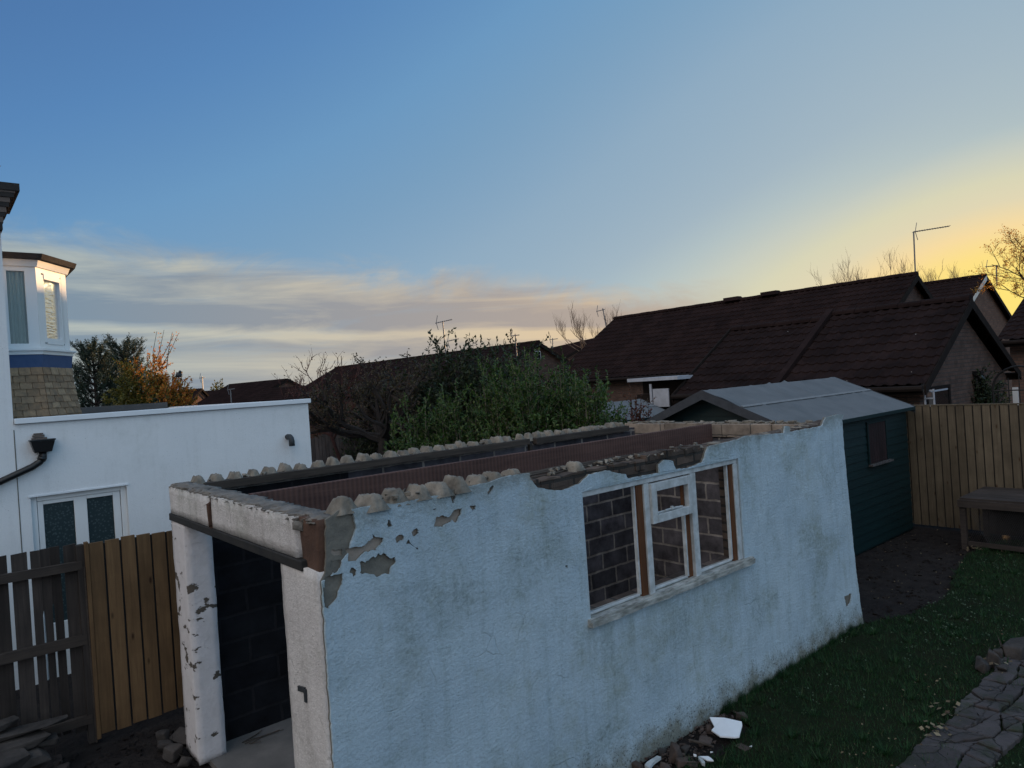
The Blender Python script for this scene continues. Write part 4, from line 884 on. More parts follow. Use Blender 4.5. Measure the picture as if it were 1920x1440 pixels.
# ------------------------------------------------------------------ sheds
def shed(name, label, x0, x1, y0, y1, zr, ze, oh, window=None, z0=0.):
    t = thing(name, ((x0+x1)/2, (y0+y1)/2, 0), label, 'shed'); ym = (y0+y1)/2
    sl = (zr-ze)/(ym-y0+oh)
    wl = MB(); zt = ze+sl*oh-.03; nb = int((zt-z0)/.115)
    for face in range(2):
        for k in range(nb+9):
            za = z0+.03+k*.115; zb = min(za+.118, 9)
            if face == 0:
                if za > zt-.02: break
                zb = min(zb, zt); wl.add([(x0, y0-.012, za), (x1, y0-.012, za), (x1, y0, zb), (x0, y0, zb)], [(0, 1, 2, 3)]); wl.add([(x0, y0, za), (x1, y0, za), (x1, y0-.012, za), (x0, y0-.012, za)], [(0, 1, 2, 3)])
            else:
                zrm = zr-.06; zc = min(zb, zrm)
                if za >= zrm: break
                half = lambda z: (ym-y0) if z < zt else (ym-y0)*(zrm-z)/(zrm-zt)
                a, b = half(za), half(zc); wl.add([(x0-.012, ym+a, za), (x0-.012, ym-a, za), (x0, ym-b, zc), (x0, ym+b, zc)], [(0, 1, 2, 3)])
    wl.box(x0+.01, x1, y0+.005, y1, z0, zt-.005)
    wl.prism([(x0+.01, y0, zt-.004), (x0+.01, y1, zt-.004), (x0+.01, ym, zr-.065)], (x1-x0-.01, 0, 0))
    wl.build('wall', M['green_wood'], t)
    r_ = MB(); nx, ny = 60, 16; xo0, xo1 = x0-.20, x1+.12
    for sgn in (-1, 1):
        vs = []
        for j in range(ny+1):
            v = j/ny; yy = ym+sgn*(ym-y0+oh)*v
            for i in range(nx+1):
                u = i/nx; xx = xo0+(xo1-xo0)*u; zz = zr-(zr-ze)*v
                wr = .045*max(0, math.sin(u*46+v*5+4*fnoise(u*9, v*1.5, 1)))**4*max(0, fnoise(u*3.1, v*1.2, 4)+.25)*(1-v)**.7
                vs.append((xx, yy, zz+wr+.006*fnoise(u*5, v*4, 7)+(.006 if v > .46 and v < .475 else 0)-(.012 if v > .99 else 0)))
        r_.add(vs, [((j*(nx+1)+i, j*(nx+1)+i+1, (j+1)*(nx+1)+i+1, (j+1)*(nx+1)+i) if sgn > 0 else ((j+1)*(nx+1)+i, (j+1)*(nx+1)+i+1, j*(nx+1)+i+1, j*(nx+1)+i)) for j in range(ny) for i in range(nx)])
    roof = r_.build('roof', M['felt'], t, smooth=True)
    e = MB()
    for sgn in (-1, 1):
        for xx in (xo0-.012, xo1):
            a = Vector((xx, ym, zr+.006)); b = Vector((xx, ym+sgn*(ym-y0+oh), ze+.006)); e.prism([a, b, b-Vector((0, 0, .11)), a-Vector((0, 0, .13))], (.012, 0, 0))
    e.build_split('bargeboard', M['felt_edge'], t)
    for sgn in (-1, 1):
        yy = ym+sgn*(ym-y0+oh); q = MB(); q.box(xo0, xo1, yy-.008, yy+.008, ze-.055, ze-.006); q.build('eaves_board', M['green_wood'], t)
    q = MB()
    yv = .47; yy = ym-(ym-y0+oh)*yv; zz = zr-(zr-ze)*yv; gsl = (zr-ze)/(ym-y0+oh)
    q.prism([(xo0+.02, yy-.02, zz-.02*gsl+.010), (xo0+.02, yy+.02, zz+.02*gsl+.010), (xo0+.02, yy+.02, zz+.02*gsl+.018), (xo0+.02, yy-.02, zz-.02*gsl+.016)], (xo1-xo0-.04, 0, 0))
    q.build('felt_lap', M['felt_seam'], t)
    if window:
        a, b, za, zb = window; q = MB()
        n = 7
        for k in range(n): q.box(a+(b-a)*k/n+.002, a+(b-a)*(k+1)/n-.002, y0-.022, y0-.013, za, zb)
        f_ = q.build('window', M['shutter'], t)
        q = MB(); q.box(a-.03, a, y0-.03, y0-.012, za, zb+.03); q.box(b, b+.03, y0-.03, y0-.012, za, zb+.03); q.box(a, b, y0-.03, y0-.012, zb+.001, zb+.03); q.build('frame', M['green_wood'], f_)
        q = MB(); q.box(a-.03, b+.10, y0-.075, y0-.012, za-.035, za-.008); q.build('sill', M['grey_fence'], f_)
    return t
shed('garden_shed', 'dark green wooden shed with grey felt roof and boarded window, behind garage', 6.84, 10.43, 1.18, 3.48, 2.47, 1.95, .10, (8.98, 9.58, 1.22, 1.80))
shed('felt_roofed_shed', 'low shed with grey felt roof among the bushes, left of green shed', 9.3, 11.35, 6.55, 8.2, 2.16, 1.80, .10)

# ------------------------------------------------------------------ tiled houses
def tile_slope(mb, e0, e1, r0, r1, roll=.20, course=.30, amp=.024, step=.022, fine=True, mi=0):
    """e0,e1 eave ends, r0,r1 ridge ends (above e0,e1)."""
    e0, e1, r0, r1 = map(Vector, (e0, e1, r0, r1)); Lw = (e1-e0).length; Ls = ((r0-e0).length+(r1-e1).length)/2
    nrm = (e1-e0).cross(r0-e0).normalized()
    if nrm.z < 0: nrm = -nrm
    nu = int(Lw/roll*(8 if fine else 4)); nc = max(1, int(round(Ls/course))); vs = []; rows = []
    for c in range(nc):
        for t in ((0., 1.), (.12, .9), (.97, .02)): rows.append(((c+t[0])/nc, t[1]))
    for v, hgt in rows:
        for i in range(nu+1):
            u = i/nu; p = e0.lerp(e1, u).lerp(r0.lerp(r1, u), v); ph = (u*Lw/roll) % 1
            prof = max(0, math.sin(ph*2*PI))*1.0-.25*max(0, -math.sin(ph*2*PI))
            vs.append(p+nrm*(amp*prof+step*hgt))
    n1 = nu+1
    mb.add(vs, [(j*n1+i, j*n1+i+1, (j+1)*n1+i+1, (j+1)*n1+i) for j in range(len(rows)-1) for i in range(nu)], mi)
def gable_house(name, label, xe0, xr, xe1, y0, y1, ze, zr, tile, wallm, group=None, y0r=None, y1r=None, hip=False, oh=.2, fine=True, barge='fascia', skew=None, split=None):
    """ridge along y; eaves at xe0 (towards viewer) and xe1."""
    t = thing(name, ((xe0+xe1)/2, (y0+y1)/2, 0), label, 'house', group)
    y0r = y0 if y0r is None else y0r; y1r = y1 if y1r is None else y1r
    w_ = MB(); i_ = .30; zt = ze-.02; dk = .13 if split else 0.
    prof = [(xe0+i_, 0), (xe1-i_, 0), (xe1-i_, zt+i_*(zr-ze)/(xe1-xr)-.07-dk), (xr, zr-.10-dk), (xe0+i_, zt+i_*(zr-ze)/(xr-xe0)-.07-dk)]
    w_.prism([(a, y0+oh, b) for a, b in prof], (0, y1-y0-2*oh, 0)); w_.build('wall', wallm, t)
    r_ = MB(); parts = [(y0, y1, 0.)] if not split else [(y0, split, 0.), (split, y1, -.09)]
    for a, b, dz in parts:
        f0 = (a-y0)/(y1-y0); f1 = (b-y0)/(y1-y0); ra, rb_ = y0r+(y1r-y0r)*f0, y0r+(y1r-y0r)*f1
        D = Vector((0, 0, dz))
        tile_slope(r_, Vector((xe0, a, ze))+D, Vector((xe0, b, ze))+D, Vector((xr, ra, zr))+D, Vector((xr, rb_, zr))+D, fine=fine)
        tile_slope(r_, Vector((xe1, a, ze))+D, Vector((xe1, b, ze))+D, Vector((xr, ra, zr))+D, Vector((xr, rb_, zr))+D, fine=False)
    roof = r_.build('roof', tile, t)
    q = MB()
    for a, b, dz in parts:
        f0 = (a-y0)/(y1-y0); f1 = (b-y0)/(y1-y0); y = y0r+(y1r-y0r)*f0; ye = y0r+(y1r-y0r)*f1; k = 0
        while y < ye-.05:
            y2 = min(y+.44, ye); pts = [(xr+.12*math.cos(s_), 0, zr+dz-.03+.11*math.sin(s_)) for s_ in [PI*i/6 for i in range(7)]]
            q.prism([(p[0], y+.004, p[2]+.006*(k % 2)) for p in pts], (0, y2-y-.008, 0)); y = y2; k += 1
    q.build('ridge_tiles', tile, roof)
    if split:
        q = MB(); yy = y0r+(y1r-y0r)*(split-y0)/(y1-y0); a = Vector((xe0-.03, split, ze-.02)); b = Vector((xr, yy, zr+.02)); nv = (b-a).normalized()
        q.prism([a+Vector((0, -.07, -.05)), a+Vector((0, .07, -.05)), a+Vector((0, .07, .12)), a+Vector((0, -.07, .12))], b-a); q.build('party_verge', tile, roof)
    q = MB()
    for (ya, yr_, s_) in ((y0-.012, y0r-.012, 1), (y1, y1r, 1)):
        for xe in (xe0, xe1):
            a = Vector((xr, yr_, zr-.005)); b = Vector((xe, ya, ze-.005)); q.prism([a, b, b-Vector((0, 0, .17)), a-Vector((0, 0, .19))], (0, .03, 0))
    q.build_split('bargeboard', M[barge], t)
    q = MB()
    for xe, s_ in ((xe0, -1), (xe1, 1)): q.box(xe, xe-s_*.03, y0+.05, y1-.05, ze-.17, ze-.025); q.tube([(xe+s_*.06, y0+.02, ze-.06), (xe+s_*.06, y1-.02, ze-.06)], .055, .055, 8)
    q.build_split('gutter', M['fascia'], t)
    return t, roof
GB, _ = gable_house('brick_garage_block', 'nearest brown brick pitched roof building with two roof sections and ivy on its gable', 11.6, 14.25, 17.2, 1.28, 6.55, 2.24, 3.80, M['tile_b'], M['brick_b'], split=4.05)
GB['category'] = 'building'
q = MB(); q.box(12.22, 13.25, 1.462, 1.479, .05, 2.12); dB = q.build('door', M['dark_glass'], GB)
q = MB(); q.box(12.12, 12.218, 1.45, 1.50, .05, 2.17); q.box(13.252, 13.34, 1.45, 1.50, .05, 2.17); q.box(12.22, 13.25, 1.45, 1.50, 2.125, 2.17); q.build('frame', M['fascia'], dB)
q = MB(); q.box(12.3, 13.2, 1.452, 1.46, 2.075, 2.105); q.build('blind_edge', M['lattice'], dB)
q = MB(); q.box(14.7, 14.86, 1.33, 1.479, 2.28, 2.36); q.tube([(14.78, 1.40, 2.28), (14.78, 1.34, 2.17)], .05, .07, 8); q.build('security_light', M['blackplastic'], GB)
q = MB(); q.box(11.90, 12.1, 1.36, 1.50, 2.0, 2.10); q.build('corner_corbel', M['brick_c'], GB)
HA, roofA = gable_house('long_bungalow', 'long dark roofed brick bungalow behind the nearer pitched roof', 17.3, 21.5, 25.7, 4.75, 16.75, 2.68, 5.2, M['tile_a'], M['brick_b'])
for yv in (9.45, 10.95):
    q = MB(); q.prism([(21.25, yv-.3, 5.2), (21.75, yv-.3, 5.2), (21.62, yv-.22, 5.345), (21.38, yv-.22, 5.345)], (0, .6, 0)); q.build('ridge_vent', M['tile_a'], roofA)
# porch and window below A's eave
c = at(1246, 710, 17.0); q = MB(); q.box(c.x-.5, c.x+.9, c.y-.75, c.y+.75, c.z-.03, c.z+.05); q.build('porch_roof', M['lattice'], HA)
q = MB(); q.box(c.x-.3, c.x+1.0, c.y-.65, c.y+.65, 0, c.z-.35); q.box(c.x-.1, c.x+.9, c.y-.6, c.y+.6, c.z-.34, c.z-.032); q.build('porch', M['fascia'], HA)
c2 = at(1240, 735, 16.6); q = MB(); q.box(c2.x-.02, c2.x+.01, c2.y-.22, c2.y+.24, c2.z-.35, c2.z+.08); wA = q.build('window', M['lattice'], HA)
q = MB(); q.box(c2.x-.05, c2.x-.022, c2.y+.25, c2.y+.31, c2.z-.8, c2.z+.2); q.build('frame', M['lattice'], wA)
HCs, _ = gable_house('far_brick_house', 'russet brick house with pale bargeboard against the sunset', 27.6, 31.6, 35.6, 5.75, 17, 3.7, 5.8, M['tile_a'], M['brick_c'], barge='fascia_w')
for o in [o for o in HCs.children if o.name.startswith('bargeboard')][1:]: o.data.materials[0] = M['fascia']
HD, _ = gable_house('edge_bungalow', 'dark tiled bungalow cut by the right edge of the photo', 19.0, 23.2, 27.4, -9, 2.19, 2.98, 4.75, M['tile_b'], M['brick_b'])
HE, _ = gable_house('hedge_bungalow', 'long dark roofed bungalow half hidden behind bushes, small square vent in gable', 17.2, 21.1, 25.0, 21.2, 42.5, 2.65, 4.6, M['tile_r'], M['brick_b'], fine=False)
c = Vector((21.1, 21.37, 3.98)); q = MB(); q.box(c.x-.19, c.x+.19, c.y-.03, c.y+.02, c.z-.19, c.z+.19); ve = q.build('vent', M['white_paint'], HE)
q = MB()
for i in (0, 1):
    for j in (0, 1): q.box(c.x-.15+.16*i, c.x-.01+.16*i, c.y-.045, c.y-.032, c.z-.15+.16*j, c.z-.01+.16*j)
q.build_split('louvre', M['dark_glass'], ve)
def far_house(name, label, pl_, pr, d0, d1, run=4., drop=2.0, tile='tile_r', wall='brick_c'):
    """small distant gabled house; ridge between two sighted points."""
    a = at(*pl_, d0); b = at(*pr, d1); b.z = a.z = (a.z+b.z)/2
    u = (b-a); u.z = 0; u.normalize(); v = Vector((u.y, -u.x, 0))
    if v.dot(CAM-a) < 0: v = -v
    t = thing(name, tuple(((a+b)/2)*Vector((1, 1, 0)).length*0+Vector(((a.x+b.x)/2, (a.y+b.y)/2, 0))), label, 'house')
    D = Vector((0, 0, drop)); r_ = MB()
    for s_ in (1, -1):
        e0, e1 = a+v*run*s_-D, b+v*run*s_-D; tile_slope(r_, e0, e1, a, b, fine=False)
    r_.build('roof', M[tile], t)
    w_ = MB(); a2, b2 = a+u*.2, b-u*.2; prof = [a2+v*(run-.3)-D*.99, a2-Vector((0, 0, .12)), a2-v*(run-.3)-D*.99]; lo = [Vector((p.x, p.y, 0)) for p in (prof[2], prof[0])]
    w_.prism(prof+lo, b2-a2); w_.build('wall', M[wall], t)
    q = MB()
    for e in (a-u*.02, b+u*.02):
        for s_ in (1, -1): q.prism([e, e+v*run*s_-D, e+v*run*s_-D-Vector((0, 0, .2)), e-Vector((0, 0, .2))], u*.03)
    q.build_split('bargeboard', M['fascia'], t); return t
far_house('terrace_bungalow', 'distant dark roof right of the hedge bungalow gable', (1030, 650), (1120, 636), 62, 50, tile='tile_a')
far_house('distant_house', 'distant low red brown roof above the middle of the white parapet', (430, 718), (539, 712), 62, 56)
far_house('distant_bungalow', 'distant dark red roof left of the bare apple tree', (500, 728), (612, 720), 48, 44)
far_house('orange_gabled_house', 'distant small roof with orange sunlit gable beside the autumn tree', (250, 741), (378, 724), 62.6, 60.5, run=2.6, drop=2.1, tile='tile_a')
far_house('low_dark_house', 'distant low dark roof between orange gable and red brown roof', (380, 733), (452, 728), 75, 72, tile='tile_a', wall='brick_b')

# ------------------------------------------------------------------ vegetation
CR = Vector((RT.x, RT.y, 0)).normalized(); CB = Vector((FW.x, FW.y, 0)).normalized()
def leaf(mb, c, d, up, l, w_, mi=0):
    s_ = d.cross(up)
    if s_.length < 1e-4: s_ = d.orthogonal()
    s_.normalize(); mb.add([c, c+d*l*.5+s_*w_*.5, c+d*l, c+d*l*.5-s_*w_*.5], [(0, 1, 2, 3)], mi)
def rv(rr, z=1.): return Vector((rr.uniform(-1, 1), rr.uniform(-1, 1), rr.uniform(-1, 1)*z))
def shrub(px, d, ztop, width, n, leafm, label, seed, name='shrub', ls=.062, stem='palestem', z0=0., dens=1., low=.22, group=None, depthw=None, lean=.0, cat='bush', leaves2=None, split=None):
    rr = random.Random(seed); c = at(px, 720, d); base = Vector((c.x, c.y, z0)); t = thing(name, base, label, cat, group); H_ = ztop-z0
    st, fo = MB(), MB()
    for i in range(n):
        a = rr.uniform(0, 2*PI); rad = math.sqrt(rr.random()); off = Vector((math.cos(a), math.sin(a), 0))*rad*width/2
        b0 = base+off*.25; h = H_*(1-.45*rad**2)*rr.uniform(.72, 1.02); tip = base+off*1.05+Vector((0, 0, h)); mid = b0.lerp(tip, .5)+off*.18+rv(rr)*.06
        pts = [b0, b0.lerp(mid, .5)+rv(rr)*.02, mid, mid.lerp(tip, .5)+rv(rr)*.03, tip]
        st.tube(pts, .008 if i % 3 else .016, .002, 4, cap=False)
        def shoot(P, L_, t0, k):
            for j in range(k):
                q = t0+(1-t0)*(j+rr.random()*.6)/k; s_ = q*(len(P)-1); ii = min(int(s_), len(P)-2); pc = P[ii].lerp(P[ii+1], s_-ii); ax = (P[ii+1]-P[ii]).normalized()
                for sg in (1, -1):
                    dv = (rv(rr)*.9+ax*.55+Vector((0, 0, .12))).normalized(); mi = 0
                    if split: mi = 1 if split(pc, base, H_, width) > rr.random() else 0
                    leaf(fo, pc+rv(rr)*.012, dv, (ax+rv(rr)*.5).normalized(), ls*rr.uniform(.6, 1.25), ls*.45, mi)
        shoot(pts, h, low+.3*rr.random(), int(h*22*dens*(.05/ls)))
        for k in range(int(9*dens)):
            q = rr.uniform(low+.02, .97); s_ = q*4; ii = min(int(s_), 3); p0 = pts[ii].lerp(pts[ii+1], s_-ii); dv = (rv(rr, .5)+Vector((0, 0, .75))+off.normalized()*.4).normalized(); L_ = rr.uniform(.18, .42)*min(1, H_/2.2)
            P = [p0, p0+dv*L_*.5+rv(rr)*.03, p0+dv*L_+Vector((0, 0, .04))]; st.tube(P, .0025, .001, 3, cap=False); shoot(P, L_, .1, int(max(4, L_*46*dens*(.05/ls))))
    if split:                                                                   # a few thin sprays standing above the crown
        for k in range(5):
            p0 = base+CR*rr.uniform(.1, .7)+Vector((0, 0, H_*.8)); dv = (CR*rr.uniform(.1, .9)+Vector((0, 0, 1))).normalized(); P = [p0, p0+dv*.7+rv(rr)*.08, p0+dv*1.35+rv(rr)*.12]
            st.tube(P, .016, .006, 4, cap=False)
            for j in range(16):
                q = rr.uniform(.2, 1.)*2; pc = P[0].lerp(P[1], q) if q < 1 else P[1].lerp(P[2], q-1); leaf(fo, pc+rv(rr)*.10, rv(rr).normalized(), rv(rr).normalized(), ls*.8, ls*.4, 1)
    st.build('stems', M[stem], t); fo.build('foliage', [M[leafm]]+([M[leaves2]] if leaves2 else []), t); return t
G1 = 'evergreen bushes behind the garage'
shrub(775, 11.0, 2.72, 1.05, 66, 'privet', 'leftmost bright green privet bush, standing beside the bare apple tree', 1, group=G1, low=.12)
shrub(850, 11.3, 2.95, 1.1, 66, 'privet', 'low green privet bush with pale stems, second from the apple tree', 2, group=G1, low=.25)
shrub(925, 11.2, 3.28, 1.1, 70, 'privet', 'mid height privet bush with pale forked stems, below the twin aerial mast', 3, group=G1, low=.28)
shrub(985, 10.9, 3.50, 1.0, 74, 'privet', 'tallest privet bush, its thin tip standing against the sky', 4, group=G1, low=.3)
shrub(1045, 11.2, 3.32, 1.1, 70, 'privet', 'dense privet bush in front of the gable with small square vent', 5, group=G1, low=.3)
shrub(1095, 10.8, 3.15, 1.0, 66, 'privet', 'green privet bush below the hipped end of the long roof', 6, group=G1, low=.26)
shrub(1135, 11.3, 2.75, .75, 46, 'privet', 'rightmost small privet bush beside the low felt roof', 7, group=G1, low=.15)
shrub(860, 13.2, 3.85, 2.0, 130, 'darkleaf', 'large dark ivy mound behind the green bushes, below the twin aerial', 8, name='ivy_mound', ls=.085, low=.05, dens=.9, stem='bark')
shrub(965, 13.6, 3.85, 1.7, 90, 'darkleaf', 'tall dark green bush behind the tallest privet', 9, name='evergreen_bush', ls=.085, low=.05, dens=.9, stem='bark')
shrub(775, 13.6, 3.45, 1.7, 100, 'darkleaf', 'dark bush behind the bare apple tree crown', 10, name='evergreen_bush', ls=.085, low=.05, dens=.8, stem='bark')
shrub(705, 14.0, 3.25, 1.5, 90, 'darkleaf', 'dark shrub behind the trunk of the bare apple tree', 17, name='evergreen_bush', ls=.075, low=.05, dens=.8, stem='bark')
shrub(815, 13.0, 3.75, 1.5, 110, 'darkleaf', 'dark bush between apple tree crown and ivy mound', 18, name='evergreen_bush', ls=.08, low=.05, dens=.9, stem='bark')
shrub(910, 13.0, 3.85, 1.5, 100, 'darkleaf', 'dark bush between ivy mound and tallest privet', 19, name='evergreen_bush', ls=.08, low=.05, dens=.9, stem='bark')
shrub(1060, 13.4, 3.4, 1.4, 70, 'darkleaf', 'dark bush behind privets, below the distant roof', 12, name='evergreen_bush', ls=.06, low=.05, dens=.8, stem='bark')
shrub(1188, 14.5, 2.62, 1.0, 40, 'redleaf', 'small red leaved shrub left of the porch', 13, name='red_shrub', ls=.06, low=.05, dens=.8, stem='bark')
shrub(1832, 14.3, 2.48, .8, 120, 'darkleaf', 'round ivy bush climbing the nearest brick gable', 14, name='ivy_bush', ls=.06, low=.05, dens=1.2, stem='bark')
shrub(610, 15.2, 2.75, 1.8, 46, 'redleaf', 'reddish twiggy shrub behind white extension corner', 15, name='red_shrub', ls=.05, low=.1, dens=.5, stem='redtwig')
shrub(690, 15.4, 2.7, 1.6, 40, 'redleaf', 'dull red shrub behind the grey arched fence', 16, name='red_shrub', ls=.05, low=.1, dens=.6, stem='redtwig')

def branch_tree(name, label, base, lean, trunk_h, trunk_r, spread, levels, seed, bark, leafm=None, leaves=0, ls=.05, crown='crown', up=.35, nb=(3, 5), cat='tree', lenf=.62, group=None, tw=.0035, n0=6, first=None, wig=.16):
    rr = random.Random(seed); t = thing(name, base, label, cat, group); tk, cr_, lf_ = MB(), MB(), MB(); base = Vector(base)
    top = base+Vector(lean)+Vector((0, 0, trunk_h)); P = [base, base.lerp(top, .4)+rv(rr, 0)*wig*trunk_h*.3, base.lerp(top, .75)+rv(rr, 0)*wig*trunk_h*.3, top]
    tk.tube(P, trunk_r, trunk_r*.6, 8, cap=False)
    def grow(p, d, L_, r, lv):
        n_ = 4; pts = [p]; dd = d
        for i in range(n_): dd = (dd+rv(rr)*wig*1.6+Vector((0, 0, up*.12))).normalized(); pts.append(pts[-1]+dd*L_/n_)
        (tk if lv == levels else cr_).tube(pts, r, max(tw*.6, r*.5), 5 if lv > 1 else 3, cap=False)
        if lv <= 1 and leafm:
            for k in range(leaves):
                q = pts[rr.randrange(1, len(pts))]+rv(rr)*.05; leaf(lf_, q, rv(rr).normalized(), rv(rr).normalized(), ls*rr.uniform(.6, 1.2), ls*.6)
        if lv > 0:
            for k in range(rr.randint(*nb)):
                q = rr.uniform(.3, 1.); s_ = q*n_; ii = min(int(s_), n_-1); pc = pts[ii].lerp(pts[ii+1], s_-ii); sd_ = (dd*.75+rv(rr)*.85+Vector((0, 0, up))).normalized()
                grow(pc, sd_, L_*lenf*rr.uniform(.7, 1.15), max(tw, r*.55), lv-1)
    dirs = first or [(math.cos(2*PI*k/n0+rr.random()), math.sin(2*PI*k/n0+rr.random()), rr.uniform(.2, .9)) for k in range(n0)]
    for k, dv in enumerate(dirs):
        s_ = P[1].lerp(P[3], rr.uniform(.45, 1.)); grow(s_ if first is None else P[3].lerp(P[2], .3*rr.random()), Vector(dv).normalized(), spread*rr.uniform(.8, 1.1), trunk_r*.5, levels)
    tk.build('trunk', M[bark], t); cr_.build(crown, M[bark if bark != 'palebark' else 'palebark'], t)
    if leafm: lf_.build('foliage', M[leafm], t)
    return t
b0 = at(712, 840, 12.3); b0.z = 0
branch_tree('apple_tree', 'bare old apple tree with thick leaning trunk and tangled twigs', b0+CR*-.12, CR*.18, 1.95, .13, 1.0, 3, 21, 'bark', 'apple', 9, .045, nb=(4, 5), lenf=.64, tw=.0026, first=[tuple(CR*a+CB*b+Vector((0, 0, c))) for a, b, c in ((-1, .1, .45), (-.8, -.3, .15), (-.5, .5, .9), (.2, .2, 1), (.8, -.2, .5), (.9, .4, .3), (.1, -.6, .5))], up=.25)
b1 = at(628, 790, 13.5); b1.z = 0
branch_tree('bare_fruit_tree', 'bare pale twigged young tree behind white extension corner', b1, CR*-.1, 2.0, .05, 1.0, 3, 22, 'redtwig', 'redleaf', 1, .04, nb=(3, 4), lenf=.6, first=[tuple(CR*a+CB*b+Vector((0, 0, c))) for a, b, c in ((-.6, .1, .7), (-.25, -.3, 1), (.3, .3, .9), (.5, -.2, .6), (-.9, .3, .3))], up=.4)
def dist_tree(name, label, px, d, pytop, wpx, seed, bark='palebark', leafm=None, leaves=0, levels=3, group=None, ls=.08):
    c = at(px, pytop, d); zt = c.z; wd = wpx/FPX*d; b_ = Vector((c.x, c.y, 0))
    branch_tree(name, label, b_, (0, 0, 0), zt*.64, .055, zt*.30, levels, seed, bark, leafm, leaves, ls, up=.9, nb=(4, 5), lenf=.62, tw=.0055, n0=7, group=group, wig=.12)
dist_tree('bare_tree', 'bare tree rising behind the left end of the long roof', 1112, 44, 572, 70, 31)
dist_tree('bare_tree', 'bare tree standing behind the long roof, left of the tall aerial', 1640, 44, 482, 70, 32, group=None)
dist_tree('bare_tree', 'bare slender tree between tall aerial and russet gable', 1775, 40, 505, 50, 33)
bt = at(1968, 640, 17.8); bt.z = 0
branch_tree('autumn_tree', 'autumn tree with sparse brown leaves at the right edge', bt, (0, 0, 0), 4.1, .035, 1.5, 3, 41, 'bark', 'goldleaf', 7, .042, nb=(3, 5), up=.3, lenf=.55, tw=.0022, first=[tuple(CR*a+CB*b+Vector((0, 0, c))) for a, b, c in ((-.9, .1, 1.1), (-.6, -.2, 1.5), (-1, .2, .55), (-.3, .3, 1.5), (.5, 0, .8), (-.9, -.3, .25), (-.5, .2, .9))])
# conifers, autumn tree far left
def conifer(px, d, pytop, wpx, seed, label):
    rr = random.Random(seed); c = at(px, pytop, d); zt = c.z; base = Vector((c.x, c.y, 0)); t = thing('pine_tree', base, label, 'tree', 'pines beyond the flat roof'); tk, fo = MB(), MB(); wd = wpx/FPX*d/2
    tk.tube([base, base+Vector((.05, 0, zt*.5)), base+Vector((0, 0, zt*.97))], .16, .02, 7, cap=False)
    nw = 15
    for k in range(nw):
        z = .25*zt+(.72*zt)*(k/nw)**.9; f = (1-(z-.25*zt)/(.78*zt)); bl_ = wd*(.30+1.0*f**.8)
        for j in range(8):
            a = 2*PI*j/8+rr.random(); dv = Vector((math.cos(a), math.sin(a), .28+.5*(1-f))).normalized(); L_ = bl_*rr.uniform(.6, 1.1); p0 = base+Vector((0, 0, z)); P = [p0, p0+dv*L_*.6, p0+dv*L_+Vector((0, 0, L_*.28))]
            tk.tube(P, .03, .008, 3, cap=False)
            for s_ in range(int(10+L_*16)):
                q = rr.uniform(.25, 1.); pc = (P[0].lerp(P[1], q*2) if q < .5 else P[1].lerp(P[2], q*2-1)); sd_ = (dv+rv(rr)*.7+Vector((0, 0, .55))).normalized(); sl = rr.uniform(.12, .3)
                for e in range(11):
                    pp = pc+sd_*sl*e/10; leaf(fo, pp, (rv(rr)*.9+sd_*.7).normalized(), rv(rr).normalized(), rr.uniform(.06, .12), .022)
    tk.build('trunk', M['bark'], t); fo.build('crown', M['pine'], t)
conifer(172, 26.0, 646, 118, 51, 'left dark pine beside the tile hung bay skirt')
conifer(232, 27.5, 643, 122, 52, 'right dark pine touching the orange autumn tree')
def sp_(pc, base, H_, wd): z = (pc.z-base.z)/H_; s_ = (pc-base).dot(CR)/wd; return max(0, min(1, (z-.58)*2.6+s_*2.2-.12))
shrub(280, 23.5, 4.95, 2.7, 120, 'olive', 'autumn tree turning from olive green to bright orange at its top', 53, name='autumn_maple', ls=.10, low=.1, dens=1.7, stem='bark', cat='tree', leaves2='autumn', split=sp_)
shrub(325, 24.5, 4.0, 1.5, 40, 'olive', 'olive green bush right of the orange autumn tree', 54, name='olive_bush', ls=.10, low=.1, dens=1.2, stem='bark')
shrub(205, 21.5, 3.3, 3.0, 60, 'darkleaf', 'low dark hedge behind the flat roof under the pines', 55, name='dark_hedge', ls=.11, low=.05, dens=.9, stem='bark')
shrub(300, 20.5, 2.95, 2.6, 50, 'darkleaf', 'low dark hedge in front of the autumn tree', 56, name='dark_hedge', ls=.11, low=.05, dens=.9, stem='bark')
shrub(412, 85, 5.6, 3.0, 60, 'olive', 'small round tree far away beside the red brown roof', 57, name='round_tree', ls=.28, low=.1, dens=.8, stem='bark', cat='tree')

# ------------------------------------------------------------------ aerials
def aerial(label, px, pybot, pytop, d, booms, name='tv_aerial'):
    b_ = at(px[0], pybot, d); tp = at(px[1], pytop, d); t = thing(name, b_, label, 'aerial'); q = MB(); rM = .018*d/30+.008
    q.tube([b_-Vector((0, 0, .5)), tp], rM, rM, 6); q.build('mast', M['metal'], t)
    for (fr_, x0, y0, x1, y1, n, el_) in booms:
        p0, p1 = at(x0, y0, d), at(x1, y1, d); q = MB(); q.tube([p0, p1], rM*.7, rM*.7, 5); ax = (p1-p0).normalized(); pv = ax.cross(Vector((0, 0, 1))).normalized()
        for k in range(n): c = p0.lerp(p1, (k+.5)/n); q.tube([c-pv*el_, c+pv*el_], rM*.35, rM*.35, 4); q.tube([c-Vector((0, 0, el_*.2)), c+Vector((0, 0, el_*.2))], rM*.35, rM*.35, 4)
        for s_ in (1, -1): c = p0.lerp(p1, .06); q.tube([c, c+Vector((0, 0, s_*el_*2.2))-ax*el_*-.5], rM*.5, rM*.5, 4)
        q.build('yagi_array', M['metal'], t)
aerial('tall thin aerial mast on the gable end of the long roof', (1716, 1713), 522, 434, 23, [(0, 1712, 435, 1780, 424, 14, .13)])
